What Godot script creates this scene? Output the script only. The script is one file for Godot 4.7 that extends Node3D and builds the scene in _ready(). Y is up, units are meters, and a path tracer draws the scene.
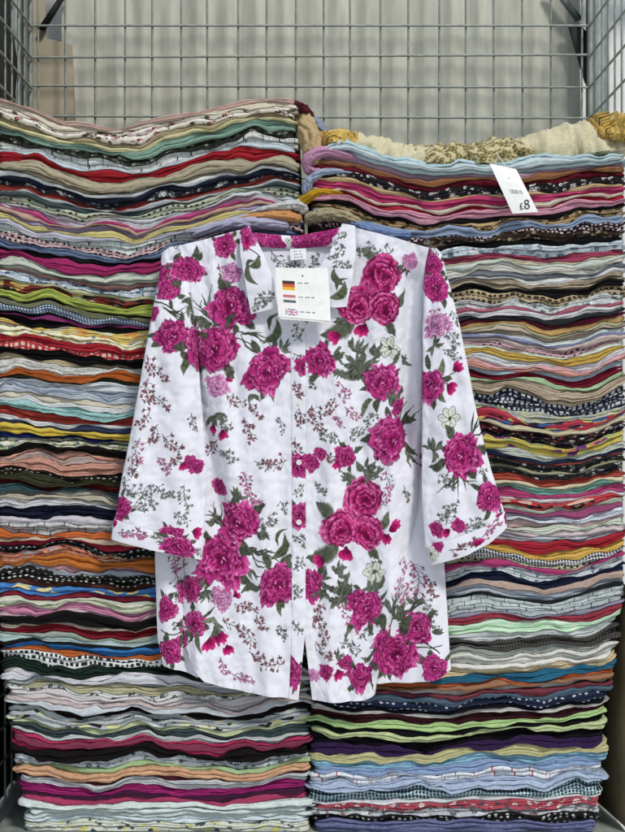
extends Node3D
# A market cage with two stacks of folded garments and a printed blouse pinned in front.

const CAM_D := 2.2           # camera distance to the stack fronts (z = 0)
const PXM := 600.0           # photo pixels per metre on the plane z = 0
const CAM_Y := 0.6222
var rng := RandomNumberGenerator.new()
var noise := FastNoiseLite.new()
var used := {}
var heather: Texture2D
var weave: Texture2D

func _ready() -> void:
	rng.seed = 4711
	noise.seed = 12
	noise.noise_type = FastNoiseLite.TYPE_SIMPLEX
	noise.frequency = 1.0
	# ---- camera, sky, light, exposure
	var cam := Camera3D.new()
	cam.name = "camera"
	cam.fov = rad_to_deg(2.0 * atan(389.3 / PXM / CAM_D))
	cam.near = 0.05
	cam.far = 60.0
	add_child(cam)
	cam.position = Vector3(-0.0348, CAM_Y + 0.0448, CAM_D)
	cam.current = true
	var we := WorldEnvironment.new()
	we.name = "environment"
	var env := Environment.new()
	env.background_mode = Environment.BG_SKY
	var sm := ProceduralSkyMaterial.new()
	sm.sky_top_color = Color(0.78, 0.83, 0.90)
	sm.sky_horizon_color = Color(0.40, 0.43, 0.47)
	sm.sky_curve = 0.35
	sm.ground_bottom_color = Color(0.10, 0.10, 0.10)
	sm.ground_horizon_color = Color(0.30, 0.31, 0.33)
	sm.ground_curve = 0.3
	sm.sun_angle_max = 0.0
	var sky := Sky.new()
	sky.sky_material = sm
	env.sky = sky
	env.background_energy_multiplier = 1.0
	env.tonemap_mode = Environment.TONE_MAPPER_LINEAR
	env.tonemap_exposure = 1.14
	env.sdfgi_enabled = true
	env.ssao_enabled = true
	env.ssil_enabled = true
	we.environment = env
	add_child(we)
	var sun := DirectionalLight3D.new()
	sun.name = "sun"
	sun.light_energy = 0.68
	sun.light_angular_distance = 10.0
	sun.light_color = Color(1.0, 0.985, 0.96)
	sun.shadow_enabled = true
	add_child(sun)
	sun.rotation_degrees = Vector3(-46, 30, 0)
	# ---- materials shared by many things
	heather = noise_tex(256, 0.09, 0.76, 1.0, 3)
	weave = normal_tex(256, 0.22, 5)
	build_setting()
	build_cage()
	build_stacks()
	build_loose_cloth()
	build_blouse()
	build_tags()

# ------------------------------------------------------------------ helpers
func P(px: float, py: float, z: float = 0.0) -> Vector3:
	var k := (CAM_D - z) / CAM_D / PXM
	return Vector3((px - 312.5) * k, CAM_Y + (416.0 - py) * k, z)

func numbered(n: String) -> String:
	if not used.has(n):
		used[n] = 0
		return n
	used[n] += 1
	return "%s_%03d" % [n, used[n]]

func tag(o: Node, label: String, category: String, group := "") -> void:
	o.set_meta("label", label)
	o.set_meta("category", category)
	if group != "":
		o.set_meta("group", group)

func thing(called: String, at: Vector3, label: String, category: String, group := "") -> Node3D:
	var o := Node3D.new()
	o.name = numbered(called)
	add_child(o)
	o.position = at
	tag(o, label, category, group)
	return o

func part(called: String, mesh: Mesh, mat: Material, parent: Node, at := Vector3.ZERO) -> MeshInstance3D:
	var m := MeshInstance3D.new()
	m.name = called
	m.mesh = mesh
	m.material_override = mat
	m.position = at
	parent.add_child(m, true)
	return m

func rgb(h) -> Color:
	return h if h is Color else Color.html(h)

func noise_tex(size: int, f: float, lo: float, hi: float, sd: int) -> NoiseTexture2D:
	var n := FastNoiseLite.new()
	n.seed = sd
	n.frequency = f
	n.fractal_octaves = 4
	var t := NoiseTexture2D.new()
	t.width = size
	t.height = size
	t.seamless = true
	t.noise = n
	var g := Gradient.new()
	g.set_color(0, Color(lo, lo, lo))
	g.set_color(1, Color(hi, hi, hi))
	t.color_ramp = g
	return t

func normal_tex(size: int, f: float, sd: int) -> NoiseTexture2D:
	var n := FastNoiseLite.new()
	n.seed = sd
	n.frequency = f
	n.fractal_octaves = 3
	var t := NoiseTexture2D.new()
	t.width = size
	t.height = size
	t.seamless = true
	t.as_normal_map = true
	t.bump_strength = 3.0
	t.noise = n
	return t

func cloth_mat(c: Color, img: Image = null) -> StandardMaterial3D:
	var m := StandardMaterial3D.new()
	m.albedo_color = c
	m.roughness = 0.92
	m.metallic_specular = 0.25
	m.normal_enabled = true
	m.normal_texture = weave
	m.normal_scale = 0.55
	m.rim_enabled = true
	m.rim = 0.15
	m.rim_tint = 0.6
	if img != null:
		m.albedo_color = Color(1, 1, 1)
		m.albedo_texture = ImageTexture.create_from_image(img)
	else:
		m.albedo_texture = heather
	m.cull_mode = BaseMaterial3D.CULL_DISABLED
	return m

# a grid of points (rows x cols) as a mesh with smooth normals; caps close the first and last row
func grid_mesh(v: PackedVector3Array, uv: PackedVector2Array, rows: int, cols: int, caps := false) -> ArrayMesh:
	var st := SurfaceTool.new()
	st.begin(Mesh.PRIMITIVE_TRIANGLES)
	for i in v.size():
		st.set_uv(uv[i])
		st.add_vertex(v[i])
	for r in rows - 1:
		for c in cols - 1:
			var a := r * cols + c
			st.add_index(a); st.add_index(a + 1); st.add_index(a + cols)
			st.add_index(a + 1); st.add_index(a + cols + 1); st.add_index(a + cols)
	if caps:
		for e in [0, rows - 1]:
			var o: int = e * cols
			for c in range(1, cols - 2):
				if e == 0:
					st.add_index(o); st.add_index(o + c + 1); st.add_index(o + c)
				else:
					st.add_index(o); st.add_index(o + c); st.add_index(o + c + 1)
	st.generate_normals()
	st.generate_tangents()
	return st.commit()

func rod_mesh(r: float, h: float, sides := 8) -> CylinderMesh:
	var c := CylinderMesh.new()
	c.top_radius = r
	c.bottom_radius = r
	c.height = h
	c.radial_segments = sides
	c.rings = 1
	return c

func metal(c: Color, rough := 0.45, met := 0.7) -> StandardMaterial3D:
	var m := StandardMaterial3D.new()
	m.albedo_color = c
	m.roughness = rough
	m.metallic = met
	m.albedo_texture = noise_tex(128, 0.05, 0.72, 1.0, 21)
	m.uv1_triplanar = true
	m.uv1_world_triplanar = true
	m.uv1_scale = Vector3(6, 6, 6)
	return m

func box(sx: float, sy: float, sz: float) -> Mesh:
	var b := 0.0015
	if minf(sx, minf(sy, sz)) < 0.005:
		var bm := BoxMesh.new()
		bm.size = Vector3(sx, sy, sz)
		return bm
	# a box with chamfered edges
	var st := SurfaceTool.new()
	st.begin(Mesh.PRIMITIVE_TRIANGLES)
	var h := Vector3(sx, sy, sz) * 0.5
	var pts := PackedVector3Array()
	for ax in 3:
		for s in [-1, 1]:
			for p in [-1, 1]:
				for q in [-1, 1]:
					var w := h - Vector3(b, b, b)
					w[ax] = h[ax]
					var g := Vector3.ZERO
					g[ax] = s
					g[(ax + 1) % 3] = p
					g[(ax + 2) % 3] = q
					pts.append(w * g)
	var faces := convex_faces(pts)
	for t in faces:
		st.add_vertex(t)
	st.generate_normals()
	return st.commit()

# triangles of the hull of a chamfered box, found face by face
func convex_faces(pts: PackedVector3Array) -> PackedVector3Array:
	var out := PackedVector3Array()
	var seen := {}
	var n := pts.size()
	for i in n:
		for j in range(i + 1, n):
			for k in range(j + 1, n):
				var nn := (pts[j] - pts[i]).cross(pts[k] - pts[i])
				if nn.length() < 1e-9:
					continue
				nn = nn.normalized()
				var d := nn.dot(pts[i])
				var lo := 0.0
				var hi := 0.0
				for p in pts:
					var e := nn.dot(p) - d
					lo = minf(lo, e)
					hi = maxf(hi, e)
				if hi > 1e-6 and lo < -1e-6:
					continue
				if hi > 1e-6:
					nn = -nn
					d = -d
				var key := "%.2f %.2f %.2f" % [nn.x + 10.0, nn.y + 10.0, nn.z + 10.0]
				if seen.has(key):
					continue
				seen[key] = true
				var face := []
				var mid := Vector3.ZERO
				for p in pts:
					if absf(nn.dot(p) - d) < 1e-6:
						face.append(p)
						mid += p
				mid /= face.size()
				var u: Vector3 = (face[0] - mid).normalized()
				var w := nn.cross(u)
				face.sort_custom(func(a, b2): return atan2((a - mid).dot(w), (a - mid).dot(u)) > atan2((b2 - mid).dot(w), (b2 - mid).dot(u)))
				for f in range(1, face.size() - 1):
					out.append(face[0]); out.append(face[f]); out.append(face[f + 1])
	return out

# ------------------------------------------------------------------ setting
func build_setting() -> void:
	var fm := StandardMaterial3D.new()
	fm.albedo_color = Color(0.88, 0.88, 0.86)
	fm.albedo_texture = noise_tex(512, 0.11, 0.86, 1.0, 31)
	fm.uv1_triplanar = true
	fm.uv1_world_triplanar = true
	fm.uv1_scale = Vector3(2.3, 2.3, 2.3)
	fm.roughness = 0.85
	var fb := BoxMesh.new()
	fb.size = Vector3(9, 0.1, 6.6)
	var f := part("floor", fb, fm, self, Vector3(0, -0.05, 2.75))
	f.set_meta("kind", "structure")
	var wm := StandardMaterial3D.new()
	wm.albedo_color = Color(0.94, 0.94, 0.93)
	wm.albedo_texture = noise_tex(512, 0.05, 0.93, 1.0, 32)
	wm.uv1_triplanar = true
	wm.uv1_world_triplanar = true
	wm.uv1_scale = Vector3(0.9, 0.9, 0.9)
	wm.roughness = 0.9
	var wb := BoxMesh.new()
	wb.size = Vector3(9, 3.0, 0.1)
	var w := part("wall", wb, wm, self, Vector3(0, 1.5, -0.56))
	w.set_meta("kind", "structure")
	# pale plastic sheet hung behind the mesh, gently buckled
	var rows := 40
	var cols := 90
	var v := PackedVector3Array()
	var uv := PackedVector2Array()
	for r in rows:
		for c in cols:
			var x := lerpf(-0.50, 0.462, c / float(cols - 1))
			var y := lerpf(1.55, 0.004, r / float(rows - 1))
			var z := -0.418 + 0.007 * noise.get_noise_2d(x * 9.0, y * 1.2) + 0.0025 * sin(x * 122.0 + noise.get_noise_2d(x * 3.0, y * 2.0) * 2.0)
			v.append(Vector3(x, y, z))
			uv.append(Vector2(x * 3.0, y * 0.5))
	var pm := StandardMaterial3D.new()
	pm.albedo_color = Color(0.80, 0.80, 0.74)
	pm.albedo_texture = noise_tex(512, 0.03, 0.86, 1.0, 33)
	pm.roughness = 0.6
	pm.cull_mode = BaseMaterial3D.CULL_DISABLED
	var sh := part("plastic_sheet", grid_mesh(v, uv, rows, cols), pm, self)
	tag(sh, "pale grey plastic sheet hanging behind the wire mesh", "sheet")
	# steel frame with corner gussets behind the mesh
	var gm := metal(Color(0.44, 0.48, 0.47), 0.5, 0.35)
	var fr := thing("steel_frame", Vector3(0, 0, -0.387), "grey steel frame with triangular corner gussets behind the mesh", "frame")
	part("post", box(0.038, 1.56, 0.022), gm, fr, Vector3(0.487, 0.78, 0))
	part("post", box(0.055, 1.56, 0.022), gm, fr, Vector3(-0.595, 0.78, 0))
	part("top_rail", box(1.5, 0.04, 0.022), gm, fr, Vector3(-0.05, 1.585, 0))
	var dm := metal(Color(0.16, 0.17, 0.17), 0.6, 0.2)
	var brace := [Vector2(516, -10), Vector2(523, -10), Vector2(548, 22), Vector2(541, 24)]
	part("gusset", slab(brace, -0.397, 0.006), gm, fr, Vector3(0, 0, 0.387))
	part("gusset", slab([Vector2(534, 28), Vector2(546, 28), Vector2(555, 40), Vector2(553, 82), Vector2(550, 82), Vector2(541, 52)], -0.396, 0.008), dm, fr, Vector3(0, 0, 0.387))
	part("gusset", slab([Vector2(38, 31), Vector2(63, -6), Vector2(68, -6), Vector2(44, 33)], -0.392, 0.008), dm, fr, Vector3(0, 0, 0.387))
	# brown card beside the frame
	var bm := StandardMaterial3D.new()
	bm.albedo_color = Color(0.68, 0.64, 0.55)
	bm.albedo_texture = noise_tex(256, 0.03, 0.7, 1.0, 35)
	bm.roughness = 0.95
	bm.uv1_triplanar = true
	bm.uv1_world_triplanar = true
	var cb := part("cardboard_sheet", slab([Vector2(-10, -20), Vector2(44, -20), Vector2(46, 40), Vector2(70, 46), Vector2(74, 130), Vector2(74, 700), Vector2(-10, 700)], -0.405, 0.004), bm, self)
	tag(cb, "torn brown cardboard sheet tucked behind the mesh beside the steel post", "cardboard")
	var lm := bm.duplicate()
	lm.albedo_color = Color(0.66, 0.60, 0.46)
	var cr := part("cardboard_sheet_001", side_sheet(0.4615, 0.02, 0.40, -0.30, 0.018, 0.008), lm, self)
	tag(cr, "brown cardboard sheet lining the cage side beside the shorter stack", "cardboard")
	var tm := StandardMaterial3D.new()  # dark sheet added outside the cage so the view through its side mesh is dark
	tm.albedo_color = Color(0.13, 0.16, 0.155)
	tm.albedo_texture = noise_tex(256, 0.03, 0.6, 1.0, 37)
	tm.roughness = 0.7
	tm.cull_mode = BaseMaterial3D.CULL_DISABLED
	var tp := part("added_dark_sheet", side_sheet(-0.578, 0.003, 1.52, -0.49, 0.05, 0.02), tm, self)
	tag(tp, "dark green sheet added outside the cage to darken the side beside the taller stack", "added_dark_sheet")

# a buckled sheet standing along a side of the cage
func side_sheet(x: float, ya: float, yb: float, za: float, zb: float, amp: float) -> ArrayMesh:
	var v := PackedVector3Array()
	var uv := PackedVector2Array()
	for r in 30:
		for c in 24:
			var y := lerpf(yb, ya, r / 29.0)
			var z := lerpf(za, zb, c / 23.0)
			var lean := 0.034 * (1.0 - c / 23.0) if x > 0 else 0.0
			var q := amp * 0.5 * noise.get_noise_2d(y * 3.0 + x * 9.0, z * 7.0)
			v.append(Vector3(x + (minf(q, 0.0) - lean if x > 0 else clampf(q, -amp, 0.012)), y + 0.012 * noise.get_noise_1d(z * 9.0) * (1.0 if r == 0 else 0.0), z))
			uv.append(Vector2(z * 2.0, y * 2.0))
	return grid_mesh(v, uv, 30, 24)

# a flat plate of some thickness from an outline given on the plane z
func slab(outline: Array, z: float, thick: float) -> ArrayMesh:
	var st := SurfaceTool.new()
	st.begin(Mesh.PRIMITIVE_TRIANGLES)
	var pts := PackedVector2Array()
	for q in outline:
		var p := P(q.x, q.y, z)
		pts.append(Vector2(p.x, p.y))
	if not Geometry2D.is_polygon_clockwise(pts):
		pts.reverse()
	var tri := Geometry2D.triangulate_polygon(pts)
	for s in [0, 1]:
		for i in range(0, tri.size(), 3):
			var ids := [tri[i], tri[i + 1], tri[i + 2]]
			var a := pts[ids[0]]
			var b := pts[ids[1]]
			var c := pts[ids[2]]
			var cw := (b - a).cross(c - a) < 0.0
			if cw != (s == 0):
				ids = [ids[0], ids[2], ids[1]]
			for id in ids:
				st.add_vertex(Vector3(pts[id].x, pts[id].y, z + (thick * 0.5 if s == 0 else -thick * 0.5)))
	var n := pts.size()
	for i in n:
		var a := pts[i]
		var b := pts[(i + 1) % n]
		var f := z + thick * 0.5
		var k := z - thick * 0.5
		var q := [Vector3(a.x, a.y, f), Vector3(a.x, a.y, k), Vector3(b.x, b.y, k), Vector3(b.x, b.y, f)]
		for id in [0, 1, 2, 0, 2, 3]:
			st.add_vertex(q[id])
	st.generate_normals()
	return st.commit()

func build_cage() -> void:
	var g := metal(Color(0.66, 0.69, 0.66), 0.5, 0.3)
	var xl := -0.548
	var xr := 0.470
	var zb := -0.365
	var zf := 0.024
	var top := 1.50
	var cage := thing("wire_cage", Vector3((xl + xr) / 2, 0, 0), "galvanised wire mesh cage open at the front holding both garment stacks", "cage")
	var ox := -(xl + xr) / 2
	# base tray with rails
	part("base_sheet", box(xr - xl - 0.03, 0.005, zf - zb - 0.03), g, cage, Vector3(0, 0.0158, (zf + zb) / 2))
	part("base_rail", box(xr - xl - 0.03, 0.014, 0.010), g, cage, Vector3(0, 0.0074, zf - 0.002))
	part("base_rail", box(xr - xl - 0.03, 0.014, 0.010), g, cage, Vector3(0, 0.0074, zb + 0.002))
	for x in [xl, xr]:
		part("post", rod_mesh(0.0042, top + 0.04, 12), g, cage, Vector3(x + ox, (top + 0.04) / 2, zf))
		part("post", rod_mesh(0.005, top + 0.04, 12), g, cage, Vector3(x + ox, (top + 0.04) / 2, zb))
	var vert := rod_mesh(0.0020, top)
	var hor := rod_mesh(0.0022, xr - xl - 0.012)
	var deep := rod_mesh(0.0022, zf - zb - 0.015)
	var x0 := P(91.5, 0, zb).x
	for k in range(-2, 20):
		var x := x0 + k * 0.0518
		if x < xl + 0.012 or x > xr - 0.012:
			continue
		var uw := part("upright_wire", vert, g, cage, Vector3(x + ox + 0.0018 * sin(k * 2.7), top / 2 + 0.03, zb + 0.002))
		uw.rotation.z = 0.0035 * sin(k * 5.1)
	var y0 := P(0, 28.5, zb).y
	for k in range(-1, 25):
		var y := y0 - k * 0.0553
		if y < 0.05:
			break
		var a := part("cross_wire", hor, g, cage, Vector3(0, y, zb + 0.0058))
		a.rotation = Vector3(0, 0.004 * sin(k * 2.3), PI / 2 + 0.006 * sin(k * 1.9))
		for x in [xl, xr]:
			var b := part("cross_wire", deep, g, cage, Vector3(x + ox + (0.0042 if x < 0 else -0.0042), y - 0.004, (zf + zb) / 2))
			b.rotation = Vector3(PI / 2, 0, 0)
	for k in range(1, 8):
		for x in [xl, xr]:
			part("upright_wire", vert, g, cage, Vector3(x + ox, top / 2 + 0.03, zb + k * 0.0525))

# ------------------------------------------------------------------ garment stacks
# each row: [photo height of its top edge, look, pattern, colours ...]
var TALL := [
	[112, "pinkish tan", "plain", "c9a08e", "e0cfae"],
	[116, "cream", "plain", "e9dcbd"],
	[119, "white floral", "floral", "e6dfcf", "8e3038", "4d4a3c", "b99a9c"],
	[127, "olive tan", "plain", "a8946a"],
	[131, "pale yellow", "plain", "d3cb8d"],
	[134, "sage teal", "plain", "7fac97"],
	[140, "black speckled", "floral", "2c2e26", "a9ab92", "50584a", "1c1d18"],
	[145, "white ticked", "tick", "dfe2dc", "23231f"],
	[152, "ice blue", "plain", "cfdfe8"],
	[155, "scarlet", "plain", "b21f2a"],
	[163, "khaki", "plain", "ab9f7c"],
	[175, "white hemmed", "plain", "dfe6e8"],
	[178, "navy", "plain", "1d2233"],
	[182, "navy flowered", "floral", "22242e", "d9dadb", "9a9da0", "2c2f3c"],
	[186, "brick red", "plain", "93352e"],
	[191, "silver grey", "plain", "b9bfc0"],
	[194, "dark teal", "plain", "3b4a4d"],
	[197, "sage dotted", "dots", "a4ac90", "25261f"],
	[203, "pale aqua", "plain", "d4e2e2"],
	[208, "hot pink", "duo", "c74a83", "b98d76"],
	[213, "lilac", "plain", "a58fc4"],
	[217, "lemon yellow", "plain", "dccb70"],
	[221, "lavender grey", "plain", "c2c1d2"],
	[225, "mint white", "tick", "dbe7e0", "1c1d1c"],
	[231, "pink and black checked", "check", "d4aeb0", "1f1c1d"],
	[236, "slate blue", "plain", "6b7e9d"],
	[241, "black", "plain", "1d1d20"],
	[244, "magenta", "plain", "a92763"],
	[252, "mint cream", "duo", "dbe3d2", "c4cdb9"],
	[262, "mauve brown", "plain", "825b58"],
	[265, "blue sprigged", "floral", "b9c9d6", "3b4c66", "e9ecee", "6e8296"],
	[271, "olive cream", "plain", "c6c58c"],
	[274, "russet patchwork", "blocks", "7d2d24", "c8a33b", "2a2b26", "a09a80"],
	[279, "lime", "plain", "a9bb34"],
	[285, "jet black", "plain", "15150f"],
	[288, "olive grey", "plain", "6c6e53"],
	[292, "blue striped", "stripe", "bccbdb", "4c5c78"],
	[298, "black ribbed", "plain", "18171b"],
	[300, "plum", "plain", "8b2f6e"],
	[303, "coal black", "plain", "141317"],
	[308, "yellow and orange painted", "blocks", "d7b94a", "d67f2c", "8e8a72", "ece2bd"],
	[316, "pale lemon printed", "floral", "e3dfb4", "b3872f", "6c6a80", "c9b760"],
	[322, "cherry red", "plain", "b62330"],
	[327, "red and cream checked", "check", "b52a32", "dcc1a8"],
	[331, "black", "plain", "141414"],
	[338, "beige", "plain", "b8a57a"],
	[342, "grey flecked", "mottle", "cfcfc6", "8f9089"],
	[350, "rust orange", "plain", "bf5c22"],
	[356, "bottle green", "plain", "3c4636"],
	[359, "blue white", "plain", "d9e3ea"],
	[365, "blue grey", "duo", "9fb0c6", "b7c2d0"],
	[373, "cream", "plain", "d8ccb0"],
	[377, "white", "plain", "e8ecec"],
	[380, "pale teal", "mottle", "86bbb6", "5c8f8e"],
	[387, "tomato red", "plain", "b93e33"],
	[393, "navy edged white", "duo", "dfe3e6", "303a5c"],
	[400, "golden yellow", "plain", "dfb923"],
	[406, "royal navy", "plain", "1f2c66"],
	[411, "cream printed", "floral", "e3e0c4", "9ba25e", "5b7c80", "d5cfa5"],
	[421, "black", "plain", "17130f"],
	[427, "salmon", "duo", "d98f74", "b79b91"],
	[435, "peach", "plain", "d58a72"],
	[442, "cream scalloped", "dots", "1f1d14", "dfd2b2"],
	[447, "dark olive", "plain", "34351f"],
	[452, "maroon", "plain", "6e1f22"],
	[457, "deep teal", "plain", "33545a"],
	[462, "warm grey", "duo", "9c988a", "b4a88e"],
	[471, "white", "plain", "dfdfe4"],
	[476, "midnight navy", "plain", "1b2036"],
	[485, "pale lilac", "plain", "cfc7d2"],
	[489, "dove grey", "tick", "b4b6b6", "3a3b40"],
	[498, "orange", "duo", "d5692e", "caa88a"],
	[506, "crimson", "plain", "a71f35"],
	[510, "black stitched", "dots", "16171a", "b7bbb8"],
	[515, "salmon printed", "floral", "d07a57", "c9bd98", "8d8f96", "a8452e"],
	[522, "burnt orange", "plain", "c26f2b"],
	[530, "pink striped", "duo", "d98b97", "8c96a3"],
	[536, "black scalloped", "dots", "1a1c19", "d8dbc9"],
	[545, "chestnut brown", "plain", "592f22"],
	[549, "cornflower blue", "blocks", "3f78bd", "4a86c8", "d9c46b", "3c6aa5"],
	[555, "wine red", "plain", "861f34"],
	[559, "pale green", "duo", "dfe2c6", "c8cfa8"],
	[567, "rose pink", "plain", "d1709c"],
	[573, "blush", "plain", "e0b9c0"],
	[577, "black", "plain", "161415"],
	[584, "biscuit", "plain", "b09d86"],
	[587, "dark crimson", "plain", "831c2a"],
	[592, "grey green", "duo", "8a9a8a", "a4c0c0"],
	[600, "black", "plain", "1b1a18"],
	[602, "bright blue", "plain", "3a82cc"],
	[607, "orange rust", "plain", "c4602a"],
	[611, "white dashed", "check", "e0e4e2", "262726"],
	[619, "dark bottle green", "plain", "1e3028"],
	[629, "snow white", "duo", "e9e4ea", "d9dce3"],
	[637, "steel grey", "plain", "8c98a0"],
	[641, "olive beige", "plain", "b3ad80"],
	[647, "black and white speckled", "floral", "c9cdca", "1d1f20", "3c3f40", "8b8f90"],
	[651, "salmon and grey", "stripe", "c4a99f", "b9c4ca"],
	[658, "pale grey rose", "duo", "cdb9b6", "c6ced6"],
	[664, "black brown", "plain", "1d1513"],
	[669, "grey zebra", "blocks", "a8b0b2", "d6d28a", "2b2c30", "c7ced0"],
	[679, "pale sage", "plain", "bcc78f"],
	[683, "dark slate", "plain", "3a4a4e"],
	[688, "misty grey", "plain", "c4c9ca"],
	[693, "raspberry", "duo", "c02f5c", "86324e"],
	[702, "black", "plain", "191416"],
	[710, "icy blue printed", "floral", "c4d2da", "3c4956", "e5eaec", "8ba2b0"],
	[717, "apple green", "plain", "9bc07c"],
	[721, "peach orange", "plain", "dc9d6d"],
	[728, "dark burgundy", "plain", "51202c"],
	[730, "pearl grey", "plain", "c6ccd0"],
	[736, "plum magenta", "plain", "a01f6b"],
	[743, "dark purple", "plain", "46213f"],
	[746, "crimson pink", "plain", "b23a62"],
	[750, "mint white", "duo", "dcebe6", "cfe0dc"],
	[763, "china white", "plain", "d9ecf2"],
	[770, "grey and yellow printed", "floral", "c9cdbb", "d6c93a", "3c474c", "a7b0a0"],
	[778]]

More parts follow.
